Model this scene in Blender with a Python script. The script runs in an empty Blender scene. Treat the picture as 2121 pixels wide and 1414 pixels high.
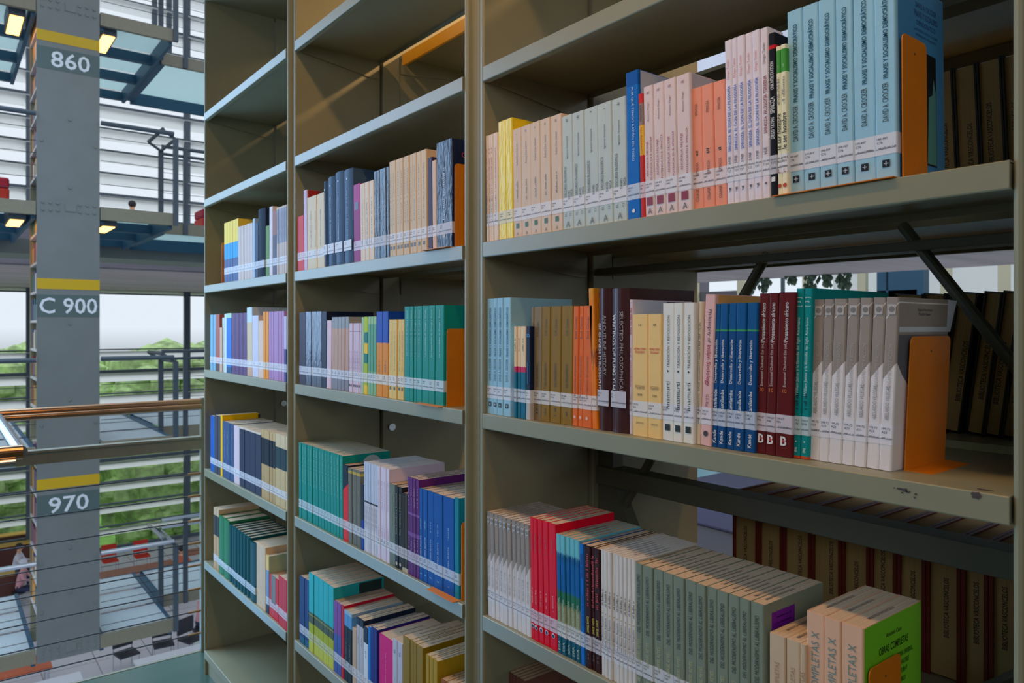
import bpy, math, random
import numpy as np
from mathutils import Matrix, Vector
random.seed(7)
PI = math.pi
SC = bpy.context.scene
COL = SC.collection

# ---------------------------------------------------------------- camera, sky, big lights, exposure
F, CX, HY = 1530.0, 1060.5, 678.0           # focal length in pixels, centre column, eye-level row
TH = math.atan(1190.5 / F)                   # angle between the view and the bookcase front
CT, ST = math.cos(TH), math.sin(TH)
D = 0.840                                    # camera to the front of the bookcase
EYE = 1.38                                   # eye height over the walkway

cam = bpy.data.cameras.new('camera')
camo = bpy.data.objects.new('camera', cam)
COL.objects.link(camo)
camo.location = (0, -D, EYE)
camo.rotation_euler = (PI / 2, 0, math.atan2(CT, ST))
cam.sensor_width = 36
cam.lens = F / 2121 * 36
cam.shift_y = -(707 - HY) / 2121
cam.clip_start = 0.02
cam.clip_end = 300
cam.dof.use_dof = True
cam.dof.focus_distance = 1.25
cam.dof.aperture_fstop = 11
SC.camera = camo

SC.view_settings.view_transform = 'Standard'
SC.view_settings.look = 'None'
SC.view_settings.gamma = 1
SC.view_settings.use_curve_mapping = False
SC.view_settings.exposure = 0.2

w = bpy.data.worlds.new('world')
SC.world = w
w.use_nodes = True
bg = w.node_tree.nodes['Background']
bg.inputs[0].default_value = (0.80, 0.88, 0.97, 1)
bg.inputs[1].default_value = 0.86
_t = w.node_tree.nodes.new('ShaderNodeTexCoord'); _s = w.node_tree.nodes.new('ShaderNodeSeparateXYZ'); _r = w.node_tree.nodes.new('ShaderNodeValToRGB')
_r.color_ramp.elements[0].position = 0.46; _r.color_ramp.elements[0].color = (0.05, 0.07, 0.05, 1)      # dim ground below the horizon
_r.color_ramp.elements[1].position = 0.50; _r.color_ramp.elements[1].color = (0.80, 0.88, 0.97, 1)      # bright overcast sky
_m = w.node_tree.nodes.new('ShaderNodeMath'); _m.operation = 'MULTIPLY_ADD'; _m.inputs[1].default_value = 0.5; _m.inputs[2].default_value = 0.5
w.node_tree.links.new(_t.outputs['Generated'], _s.inputs[0]); w.node_tree.links.new(_s.outputs['Z'], _m.inputs[0])
w.node_tree.links.new(_m.outputs[0], _r.inputs['Fac']); w.node_tree.links.new(_r.outputs['Color'], bg.inputs[0])

def area(name, loc, rot, sx, sy, power, col):
    l = bpy.data.lights.new(name, 'AREA')
    l.shape = 'RECTANGLE'; l.size = sx; l.size_y = sy; l.energy = power; l.color = col
    o = bpy.data.objects.new(name, l); COL.objects.link(o)
    o.location = loc; o.rotation_euler = rot
    return o
# daylight falling through the glass roof over the atrium, left of the aisle
area('skylight_daylight', (-7.5, -4.0, EYE + 8.5), (math.radians(-28), math.radians(-34), 0), 7, 9, 1300, (0.45, 0.72, 1.0))
# added fill lights without fixtures: two blue ones from the left, one from the front
def aim(o, p):
    d = Vector(p) - o.location; o.rotation_euler = d.to_track_quat('-Z', 'Y').to_euler()
aim(area('hall_fill', (-5.2, -1.8, EYE + 0.9), (0,0,0), 2.4, 2.4, 85, (0.36, 0.63, 1.0)), (-2.6, 0.1, EYE + 0.2))  # added blue fill floating in the void, brightens left and middle bays
aim(area('atrium_fill', (-5.6, -1.9, EYE - 2.6), (0,0,0), 2.4, 2.4, 60, (0.16, 0.52, 1.0)), (-2.6, 0.2, EYE + 0.9))  # added blue fill aimed up at the shelf undersides, imitates bluish haze
aim(area('aisle_fill', (0.9, -2.3, EYE + 0.9), (0,0,0), 2.2, 1.2, 26, (0.97, 0.97, 1.0)), (-0.8, 0.1, EYE - 0.1))  # added front fill for the right bay's spines

# ---------------------------------------------------------------- helpers
def lin(c):
    def f(v):
        v = v / 255.0
        return v / 12.92 if v <= 0.04045 else ((v + 0.055) / 1.055) ** 2.4
    return (f(c[0]), f(c[1]), f(c[2]), 1)

MATS = {}
def mat(key, c, rough=0.5, metal=0.0, noise=0.0, nscale=30, coat=0.0, emis=0, spec=0.5, bump=0.0, bscale=200, stretch=None, alpha=1, trans=0):
    if key in MATS: return MATS[key]
    m = bpy.data.materials.new(key); m.use_nodes = True
    nt = m.node_tree; b = nt.nodes['Principled BSDF']
    col = lin(c)
    b.inputs['Base Color'].default_value = col
    b.inputs['Roughness'].default_value = rough
    b.inputs['Metallic'].default_value = metal
    b.inputs['Specular IOR Level'].default_value = spec
    b.inputs['Coat Weight'].default_value = coat
    b.inputs['Coat Roughness'].default_value = 0.15
    if trans: b.inputs['Transmission Weight'].default_value = trans
    if alpha < 1: b.inputs['Alpha'].default_value = alpha
    if emis:
        b.inputs['Emission Color'].default_value = col
        b.inputs['Emission Strength'].default_value = emis
    if noise or bump:
        tc = nt.nodes.new('ShaderNodeTexCoord'); mp = nt.nodes.new('ShaderNodeMapping')
        nt.links.new(tc.outputs['Object'], mp.inputs['Vector'])
        if stretch: mp.inputs['Scale'].default_value = stretch
        nz = nt.nodes.new('ShaderNodeTexNoise'); nz.inputs['Scale'].default_value = nscale
        nz.inputs['Detail'].default_value = 3
        nt.links.new(mp.outputs['Vector'], nz.inputs['Vector'])
        if noise:
            mr = nt.nodes.new('ShaderNodeMapRange')
            mr.inputs['From Min'].default_value = 0.3; mr.inputs['From Max'].default_value = 0.7
            mr.inputs['To Min'].default_value = 1 - noise; mr.inputs['To Max'].default_value = 1 + noise
            nt.links.new(nz.outputs['Fac'], mr.inputs['Value'])
            vm = nt.nodes.new('ShaderNodeVectorMath'); vm.operation = 'SCALE'
            vm.inputs[0].default_value = col[:3]
            nt.links.new(mr.outputs['Result'], vm.inputs['Scale'])
            nt.links.new(vm.outputs['Vector'], b.inputs['Base Color'])
        if bump:
            n2 = nt.nodes.new('ShaderNodeTexNoise'); n2.inputs['Scale'].default_value = bscale
            nt.links.new(mp.outputs['Vector'], n2.inputs['Vector'])
            bp = nt.nodes.new('ShaderNodeBump'); bp.inputs['Strength'].default_value = bump
            bp.inputs['Distance'].default_value = 0.002
            nt.links.new(n2.outputs['Fac'], bp.inputs['Height'])
            nt.links.new(bp.outputs['Normal'], b.inputs['Normal'])
    MATS[key] = m
    return m

def cover_mat(key, bands, rough=0.5, coat=0.0, wr=0.0, diag=0.0, jag=0.0):
    """printed book cover: horizontal bands bottom to top [(fraction, colour), ...]; diag slants the edge, jag roughens it"""
    if key in MATS: return MATS[key]
    m = bpy.data.materials.new(key); m.use_nodes = True
    nt = m.node_tree; b = nt.nodes['Principled BSDF']; L = nt.links
    b.inputs['Roughness'].default_value = rough
    b.inputs['Specular IOR Level'].default_value = 0.16
    b.inputs['Coat Weight'].default_value = coat
    b.inputs['Coat Roughness'].default_value = 0.12
    tc = nt.nodes.new('ShaderNodeTexCoord')
    sp = nt.nodes.new('ShaderNodeSeparateXYZ'); L.new(tc.outputs['Generated'], sp.inputs[0])
    val = sp.outputs['Z']
    if diag:
        ma = nt.nodes.new('ShaderNodeMath'); ma.operation = 'MULTIPLY_ADD'
        L.new(sp.outputs['X'], ma.inputs[0]); ma.inputs[1].default_value = diag; L.new(val, ma.inputs[2]); val = ma.outputs[0]
    if jag:
        nz = nt.nodes.new('ShaderNodeTexNoise'); nz.inputs['Scale'].default_value = 9
        L.new(tc.outputs['Generated'], nz.inputs['Vector'])
        ma = nt.nodes.new('ShaderNodeMath'); ma.operation = 'MULTIPLY_ADD'
        L.new(nz.outputs['Fac'], ma.inputs[0]); ma.inputs[1].default_value = jag; L.new(val, ma.inputs[2])
        mb = nt.nodes.new('ShaderNodeMath'); mb.operation = 'SUBTRACT'; L.new(ma.outputs[0], mb.inputs[0]); mb.inputs[1].default_value = jag / 2
        val = mb.outputs[0]
    cr = nt.nodes.new('ShaderNodeValToRGB'); cr.color_ramp.interpolation = 'CONSTANT'
    el = cr.color_ramp.elements
    el[0].position = 0; el[0].color = lin(bands[0][1])
    while len(el) > 1: el.remove(el[1])
    for p, c in bands[1:]:
        e = el.new(p); e.color = lin(c)
    L.new(val, cr.inputs['Fac'])
    n3 = nt.nodes.new('ShaderNodeTexNoise'); n3.inputs['Scale'].default_value = 22; n3.inputs['Detail'].default_value = 4
    L.new(tc.outputs['Object'], n3.inputs['Vector'])
    mr = nt.nodes.new('ShaderNodeMapRange'); mr.inputs['To Min'].default_value = 1.10; mr.inputs['To Max'].default_value = 1.30
    L.new(n3.outputs['Fac'], mr.inputs['Value'])
    vm = nt.nodes.new('ShaderNodeVectorMath'); vm.operation = 'SCALE'
    L.new(cr.outputs['Color'], vm.inputs[0]); L.new(mr.outputs['Result'], vm.inputs['Scale'])
    L.new(vm.outputs['Vector'], b.inputs['Base Color'])
    if wr:
        mp = nt.nodes.new('ShaderNodeMapping'); mp.inputs['Scale'].default_value = (120, 60, 26)
        L.new(tc.outputs['Object'], mp.inputs['Vector'])
        n2 = nt.nodes.new('ShaderNodeTexNoise'); n2.inputs['Scale'].default_value = 1.0; n2.inputs['Distortion'].default_value = 0.6
        L.new(mp.outputs['Vector'], n2.inputs['Vector'])
        bp = nt.nodes.new('ShaderNodeBump'); bp.inputs['Strength'].default_value = wr; bp.inputs['Distance'].default_value = 0.0035
        L.new(n2.outputs['Fac'], bp.inputs['Height']); L.new(bp.outputs['Normal'], b.inputs['Coat Normal'])
        L.new(bp.outputs['Normal'], b.inputs['Normal'])
        b.inputs['Coat Weight'].default_value = (0.45 if wr > 0.3 else 0.0)
    MATS[key] = m
    return m

class MB:
    """collects faces for ONE mesh"""
    def __init__(s): s.v = []; s.f = []; s.m = []
    def add(s, vs, fs, mi=0):
        o = len(s.v); s.v += [tuple(v) for v in vs]
        s.f += [tuple(i + o for i in f) for f in fs]; s.m += [mi] * len(fs); return s
    def box(s, x0, x1, y0, y1, z0, z1, mi=0):
        return s.add([(x0,y0,z0),(x1,y0,z0),(x1,y1,z0),(x0,y1,z0),(x0,y0,z1),(x1,y0,z1),(x1,y1,z1),(x0,y1,z1)],
              [(0,3,2,1),(4,5,6,7),(0,1,5,4),(1,2,6,5),(2,3,7,6),(3,0,4,7)], mi)
    def prism(s, prof, z0, z1, axis='z', mi=0):
        n = len(prof)
        def P(a, b, t):
            return (a, b, t) if axis == 'z' else ((t, a, b) if axis == 'x' else (a, t, b))
        vs = [P(a, b, z0) for a, b in prof] + [P(a, b, z1) for a, b in prof]
        fs = [(i, (i+1) % n, (i+1) % n + n, i + n) for i in range(n)] + [tuple(range(n))[::-1], tuple(range(n, 2*n))]
        return s.add(vs, fs, mi)
    def tube(s, p, q, r, n=12, mi=0, r2=None):
        p = Vector(p); q = Vector(q); d = (q - p).normalized(); r2 = r if r2 is None else r2
        a = d.orthogonal().normalized(); b = d.cross(a)
        vs = []
        for c, rr in ((p, r), (q, r2)):
            for i in range(n):
                t = 2*PI*i/n; vs.append(c + a*math.cos(t)*rr + b*math.sin(t)*rr)
        fs = [(i, (i+1) % n, (i+1) % n + n, i + n) for i in range(n)] + [tuple(range(n))[::-1], tuple(range(n, 2*n))]
        return s.add(vs, fs, mi)
    def ball(s, c, r, n=10, sq=(1,1,1), mi=0):
        vs = []; fs = []; k = n // 2
        for i in range(k + 1):
            for j in range(n):
                a = PI*i/k; t = 2*PI*j/n
                vs.append((c[0]+r*sq[0]*math.sin(a)*math.cos(t), c[1]+r*sq[1]*math.sin(a)*math.sin(t), c[2]+r*sq[2]*math.cos(a)))
        for i in range(k):
            for j in range(n):
                fs.append((i*n+j, i*n+(j+1) % n, (i+1)*n+(j+1) % n, (i+1)*n+j))
        return s.add(vs, fs, mi)
    def mesh(s, name, mats):
        me = bpy.data.meshes.new(name); me.from_pydata(s.v, [], s.f)
        for m in (mats if isinstance(mats, (list, tuple)) else [mats]): me.materials.append(m)
        if any(s.m): me.polygons.foreach_set('material_index', s.m)
        me.validate(); me.update()
        import bmesh
        bm = bmesh.new(); bm.from_mesh(me); bmesh.ops.recalc_face_normals(bm, faces=bm.faces); bm.to_mesh(me); bm.free()
        return me
    def obj(s, name, mats, parent=None, loc=(0,0,0), smooth=False, bevel=0):
        me = s.mesh(name, mats)
        o = bpy.data.objects.new(name, me); COL.objects.link(o); o.location = loc
        if parent: o.parent = parent
        if smooth: me.shade_smooth(); 
        if bevel:
            md = o.modifiers.new('bevel', 'BEVEL'); md.width = bevel; md.segments = 2; md.limit_method = 'ANGLE'
        return o

def empty(name, label, cat, loc=(0,0,0), group=None):
    o = bpy.data.objects.new(name, None); COL.objects.link(o); o.location = loc; o.empty_display_size = 0.02
    tag(o, label, cat, group); return o
def tag(o, label=None, cat=None, group=None, kind=None):
    if label: o['label'] = label
    if cat: o['category'] = cat
    if group: o['group'] = group
    if kind: o['kind'] = kind
    return o

# places on the bookcase measured from the photograph: column px at depth Y -> X along the case
def Xat(px, Y=0.02):
    r = (px - CX) / F; q = Y + D
    return q * (r*ST - CT) / (ST + CT*r)
def depth_at(X, Y): return -X*CT + (Y + D)*ST
def Yat(px, X):
    r = (px - CX) / F
    return X * (ST + CT*r) / (r*ST - CT) - D
def Hat(py, X, Y): return (HY - py) * depth_at(X, Y) / F

# ---------------------------------------------------------------- lettering
_tg = {}
_tc = bpy.data.curves.new('lettering', 'FONT'); _to = bpy.data.objects.new('lettering', _tc); COL.objects.link(_to)
def text_geo(s, bold=0.0, shear=0.0):
    k = (s, bold, shear)
    if k in _tg: return _tg[k]
    _tc.body = s; _tc.size = 1; _tc.resolution_u = 2; _tc.offset = bold; _tc.shear = shear
    _tc.align_x = 'LEFT'
    bpy.context.view_layer.update()
    me = bpy.data.meshes.new_from_object(_to.evaluated_get(bpy.context.evaluated_depsgraph_get()))
    v = np.array([x.co[:2] for x in me.vertices]) if len(me.vertices) else np.zeros((3, 2))
    f = [tuple(p.vertices) for p in me.polygons]
    bpy.data.meshes.remove(me)
    lo, hi = v.min(0), v.max(0)
    v = (v - (lo + hi)/2) / np.maximum(hi - lo, 1e-6)
    _tg[k] = (v, f, (hi - lo)[0], (hi - lo)[1])
    return _tg[k]

AX = {'up': ((0,0,1), (-1,0,0)), 'down': ((0,0,-1), (1,0,0)), 'h': ((1,0,0), (0,0,1)), 'side': ((0,1,0), (0,0,1)),
      'top': ((0,1,0), (-1,0,0)), 'sideup': ((0,0,1), (0,-1,0))}
def put_text(mb, s, c, L, H, d='up', mi=0, bold=0.0, shear=0.0):
    """string s, centred at c, L long and H high; 'up' reads upward on a face that looks to -Y"""
    v, f, a, b = text_geo(s, bold, shear)
    if L is None: L = H * a / b
    ux, uy = Vector(AX[d][0]), Vector(AX[d][1]); c = Vector(c)
    mb.add([c + ux*(p[0]*L) + uy*(p[1]*H) for p in v], f, mi)
def put_marks(mb, c, L, H, d='up', mi=0, seed=0):
    """lettering too small to read: a run of uneven strokes"""
    R = random.Random(seed); ux, uy = Vector(AX[d][0]), Vector(AX[d][1]); c = Vector(c); t = -L/2
    while t < L/2:
        wd = H * R.uniform(0.18, 0.4); hh = H * R.choice((0.62, 0.62, 0.95)); y0 = -H*0.4
        if R.random() < 0.15: t += H*0.5; continue
        p = [c + ux*t + uy*y0, c + ux*(t+wd) + uy*y0, c + ux*(t+wd) + uy*(y0+hh), c + ux*t + uy*(y0+hh)]
        mb.add(p, [(0,1,2,3)], mi)
        t += wd + H*0.22
def put_rect(mb, c, L, H, d='h', mi=0):
    ux, uy = Vector(AX[d][0])*L/2, Vector(AX[d][1])*H/2; c = Vector(c)
    mb.add([c-ux-uy, c+ux-uy, c+ux+uy, c-ux+uy], [(0,1,2,3)], mi)

INK = {}
def ink(c):
    k = tuple(c)
    if k not in INK: INK[k] = mat('ink_%d_%d_%d' % k, c, rough=0.45)
    return INK[k]

# ---------------------------------------------------------------- materials of the place
M_SH = mat('painted_steel_shelf', (148,145,118), rough=0.36, noise=0.05, nscale=6, spec=0.5, bump=0.03, bscale=350)
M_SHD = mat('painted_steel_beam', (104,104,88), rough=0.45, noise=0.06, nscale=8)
M_ORG = mat('orange_bookend_paint', (226,126,14), rough=0.42, noise=0.03)
M_PAGE = mat('paper_edges', (214,186,154), rough=0.9, noise=0.22, nscale=1.0, stretch=(1500, 4, 4))
M_PAGEW = mat('white_paper_edges', (222,210,196), rough=0.9, noise=0.16, nscale=1.0, stretch=(1500, 4, 4))
M_FORE = mat('fore_edge_paper', (184,152,98), rough=0.9, noise=0.12, nscale=1.0, stretch=(1500, 3, 3))
M_CHIP = mat('bare_metal_chip', (78,66,64), rough=0.6, noise=0.2)
M_STAINLESS = mat('stainless_tube', (200,206,214), rough=0.22, metal=0.9)
M_BRONZE = mat('bronze_handrail_tube', (168,128,96), rough=0.25, metal=0.85, noise=0.05)
M_CABLE = mat('dark_steel_cable', (58,60,64), rough=0.5, metal=0.5)
M_CONC = mat('board_marked_concrete', (122,118,128), rough=0.85, noise=0.14, nscale=1.2, stretch=(0.4, 0.4, 5))
M_SOFFIT = mat('board_marked_concrete_soffit', (214,200,200), rough=0.85, noise=0.14, nscale=0.6, stretch=(3, 0.35, 1))
M_GREYST = mat('grey_steel_plate', (118,124,124), rough=0.45, noise=0.05, nscale=3)
M_DKST = mat('dark_steel_frame', (70,84,96), rough=0.5)
M_BLUEST = mat('blue_steel_frame', (46,90,118), rough=0.5)
M_LIP = mat('walkway_edge_steel', (134,130,112), rough=0.45, noise=0.06)

# ---------------------------------------------------------------- bookcases
LV = {0: 0.850, 1: 0.507, 2: 0.166, 3: -0.1675, 4: -0.560, 5: -0.927, 6: -1.284, -1: 1.20}
PITCH = 0.949
UX = [-3.104, -2.1625, -1.2042, -0.2393, 0.71]     # centre lines between bays
PT = 0.0335                                    # thickness of one side panel
YB0, YB1 = 0.285, 0.345                        # post zone between the two faces
YR = 0.66
ZTOP = EYE + 1.30

def shelf_part(parent, x0, x1, h, rear=False, lvl=0):
    """steel tray: top sheet, folded front lip, rear flange; two end brackets as sub-parts"""
    z = EYE + h; t = 0.0015; mb = MB()
    if not rear:
        a, b, s = -0.003, 0.276, 1
    else:
        a, b, s = YR + 0.003, 0.352, -1
    prof = [(a + s*0.0015, z), (b, z), (b, z-0.012), (b - s*t, z-0.012), (b - s*t, z-t), (a + s*t*2, z-t), (a + s*t*2, z-0.029+t),
            (a + s*0.014, z-0.029+t), (a + s*0.014, z-0.029), (a + s*0.001, z-0.029), (a, z-0.0275), (a, z-0.0012)]
    mb.prism(prof, x0 + 0.002, x1 - 0.002, 'x')
    o = mb.obj('shelf', M_SH, parent)
    for e, xx in ((0, x0 + 0.0035), (1, x1 - 0.005)):
        k = MB(); k.prism([(a + s*0.006, z-0.002), (b - s*0.002, z-0.002), (b - s*0.002, z-0.058), (b - s*0.03, z-0.058), (a + s*0.006, z-0.027)], xx, xx + 0.0015, 'x')
        k.obj('end_bracket', M_SH, o)
    return o

def side_panel(parent, x, s, y0, y1, front):
    """x = centre line between bays, s = +1 panel stands right of it; the ridge is the rounded front edge on the bay side"""
    xi = x + s*PT; g = 0.012; rw = 0.011; sg = 1 if front else -1
    yf = y0 if front else y1; yb = y1 if front else y0
    prof = [(xi, yf + sg*0.003), (xi - s*0.0022, yf + sg*0.0006), (xi - s*0.005, yf), (xi - s*0.008, yf + sg*0.0006), (xi - s*rw, yf + sg*0.004),
            (xi - s*rw, yf + sg*g), (x + s*0.0004, yf + sg*(g + 0.003)), (x + s*0.0004, yb), (xi, yb)]
    return MB().prism(prof, 0.0, ZTOP).obj('side_panel', M_SH, parent)

def bay(i, label, rear_levels):
    x0, x1 = UX[i] + PT, UX[i+1] - PT
    r = empty('metal_bookcase', label, 'bookcase', (0, 0, 0), 'double sided steel bookcases along the walkway')
    for xx, s in ((UX[i], 1), (UX[i+1], -1)):
        side_panel(r, xx, s, 0.0, 0.28, True)
        side_panel(r, xx, s, 0.35, YR, False)
        # perforated post between the two faces
        a = xx + s*0.0006; b = xx + s*0.045
        p = MB(); p.box(min(a,b), max(a,b), YB0, YB1, 0, ZTOP)
        po = p.obj('post', M_SH, r, bevel=0.002)
        for k in (-0.32, -0.70, 0.28):
            q = MB(); q.tube((b, (YB0+YB1)/2, EYE+k), (b + s*0.008, (YB0+YB1)/2, EYE+k), 0.012)
            q.obj('bolt_head', M_STAINLESS, po)
    for l in (0, 1, 2, 3, 4, 5, 6):
        shelf_part(r, x0, x1, LV[l], False, l)
    for l in rear_levels:
        shelf_part(r, x0, x1, LV[l] + (0.035 if l == 0 else 0.0), True, l)
    kb = MB(); kb.box(x0, x1, 0.012, 0.03, 0.0, EYE + LV[6] - 0.031); kb.obj('kick_plate', M_SH, r)
    tp = MB(); tp.box(UX[i] + 0.001, UX[i+1] - 0.001, 0.0, YR, ZTOP, ZTOP + 0.02); tp.obj('top_sheet', M_SH, r)
    return r, x0, x1

bayL, LX0, LX1 = bay(0, 'leftmost steel bookcase bay at the walkway end, lit bluish by the windows', (0,1,2,3,4,5))
bayM, MX0, MX1 = bay(1, 'middle steel bookcase bay between two grooved uprights, seven shelves', (0,1,2,3,4,5))
bayR, RX0, RX1 = bay(2, 'nearest steel bookcase bay at right with an open back', (0,1,2,3,4,5))
bayN, NX0, NX1 = bay(3, 'steel bookcase bay cut by the right picture edge, only its upright shows', (0,1,2,3,4,5))

# rear flange in the middle bay's top gap, lamp glow painted as yellow
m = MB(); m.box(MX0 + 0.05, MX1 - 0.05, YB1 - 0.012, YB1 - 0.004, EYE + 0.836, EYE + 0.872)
m.obj('rear_flange_glow', mat('painted_lamp_glow', (250,176,20), rough=0.5), bayM)
# cross beams and diagonal rods in the open back of the right bay
def beam(parent, h0, h1, y0=0.292, y1=0.338):
    m = MB(); m.box(RX0 + 0.012, RX1 - 0.012, y0, y1, EYE + h0, EYE + h1); return m.obj('cross_beam', M_SHD, parent, bevel=0.002)
beam(bayR, -0.339, -0.300)
beam(bayR, 0.113, 0.128)
beam(bayR, 0.455, 0.475)
m = MB(); m.tube((RX0 + 0.03, 0.315, EYE - 0.45), (RX0 + 0.42, 0.315, EYE + 0.13), 0.009); m.obj('diagonal_brace', M_SHD, bayR)
m = MB(); m.tube((Xat(1868,.315), 0.315, EYE + Hat(466, Xat(1868,.315), .315)), (RX1 - 0.02, 0.318, EYE + Hat(950, RX1, .315)), 0.0085); m.obj('diagonal_brace', M_SHD, bayR)
m = MB(); m.tube((Xat(2010,.315), 0.315, EYE + Hat(1440, Xat(2010,.315), .315)), (RX1 - 0.02, 0.318, EYE + Hat(1350, RX1, .315)), 0.0085); m.obj('diagonal_brace', M_SHD, bayR)
# black gusset at the post foot of the beam
gx = RX0 + 0.012
m = MB(); m.prism([(gx, EYE-0.26), (gx + 0.045, EYE-0.26), (gx + 0.045, EYE-0.33), (gx + 0.10, EYE-0.43), (gx + 0.07, EYE-0.455), (gx, EYE-0.455)], 0.300, 0.330, 'y')
m.obj('corner_gusset', M_SHD, bayR)
# paint chips on the right bay's middle shelf
def chip(px, py, w, h, parent, seed, top=False):
    R = random.Random(seed); X = Xat(px, -0.0034); z = EYE + Hat(py, X, -0.0034)
    n = 11; vs = []
    for i in range(n):
        a = 2*PI*i/n; r = R.uniform(0.55, 1.0)
        if top: vs.append((X + w*r*math.cos(a), 0.012 + h*r*math.sin(a), EYE + LV[3] + 0.0003))
        else: vs.append((X + w*r*math.cos(a), -0.0034, z + h*r*math.sin(a)))
    MB().add(vs, [tuple(range(n))]).obj('paint_chip', M_CHIP, parent)
sh3 = [c for c in bayR.children if c.name.startswith('shelf')][3]
for k, (px, py, w_, h_) in enumerate(((1863,1012,.004,.0018),(1874,1015,.0035,.003),(1880,1018,.003,.002),(1868,1020,.0018,.0012),(1897,1023,.0018,.0018),(1894,1030,.0016,.0012),(1852,1010,.001,.001),(2022,1026,.0075,.0055))):
    chip(px, py, w_, h_, sh3, k)
chip(2026, 1020, .010, .006, sh3, 40, True)

# ---------------------------------------------------------------- books
PLACE = {('R',2): 'right bay upper row', ('R',3): 'right bay middle row', ('R',4): 'right bay lower row', ('R',5): 'right bay floor row',
         ('M',2): 'middle bay first row', ('M',3): 'middle bay second row', ('M',4): 'middle bay third row', ('M',5): 'middle bay fourth row',
         ('L',2): 'left bay first row', ('L',3): 'left bay second row', ('L',4): 'left bay third row', ('L',5): 'left bay fourth row'}
ORD = ['leftmost','second','third','fourth','fifth','sixth','seventh','eighth','ninth','tenth','eleventh','twelfth','thirteenth','fourteenth','fifteenth','sixteenth']
NUM = ['zero','one','two','three','four','five','six','seven','eight','nine','ten','eleven','twelve','thirteen','fourteen','fifteen','sixteen']
_mc = {}
def cover_mesh(wd, dp, ht, hard, mt, bulge):
    k = (round(wd,4), round(dp,3), round(ht,3), hard, mt.name, bulge)
    if k in _mc: return _mc[k]
    t = 0.0022 if hard else 0.0005
    h = wd/2; r = min(h*0.6, 0.0022 if not hard else 0.0035)
    out = [(-h, dp)]
    n = 4
    for i in range(n + 1):
        a = PI/2*i/n; out.append((-h + r - r*math.cos(a), r - r*math.sin(a)))
    if bulge:
        for i in range(1, 6):
            u = i/6; out.append((-h + r + (2*h - 2*r)*u, -bulge*math.sin(PI*u)))
    for i in range(n + 1):
        a = PI/2*(1 - i/n); out.append((h - r + r*math.cos(a), r - r*math.sin(a)))
    out.append((h, dp))
    inn = [(h - t, dp)] + [(h - t, r + t), (-h + t, r + t)] + [(-h + t, dp)]
    prof = out + inn
    N = len(prof); no = len(out)
    mb = MB()
    vs = [(x, y, 0) for x, y in prof] + [(x, y, ht) for x, y in prof]
    fs = [(i, (i+1) % N, (i+1) % N + N, i + N) for i in range(N)]
    # caps: fan strips between the outer and the inner outline
    il = [no + 3, no + 2, no + 1, no]            # inner, left to right
    def cap(off):
        F_ = []
        F_.append((0, 1, il[1], il[0]))
        mid = list(range(1, no - 1))
        F_.append(tuple(mid + [il[2], il[1]]))
        F_.append((no - 2, no - 1, il[3], il[2]))
        return [tuple(i + off for i in f) for f in F_]
    fs += cap(0) + cap(N)
    mb.add(vs, fs)
    me = mb.mesh('cover', mt)
    me.polygons.foreach_set('use_smooth', [False]*len(me.polygons))
    _mc[k] = me
    return me

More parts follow.
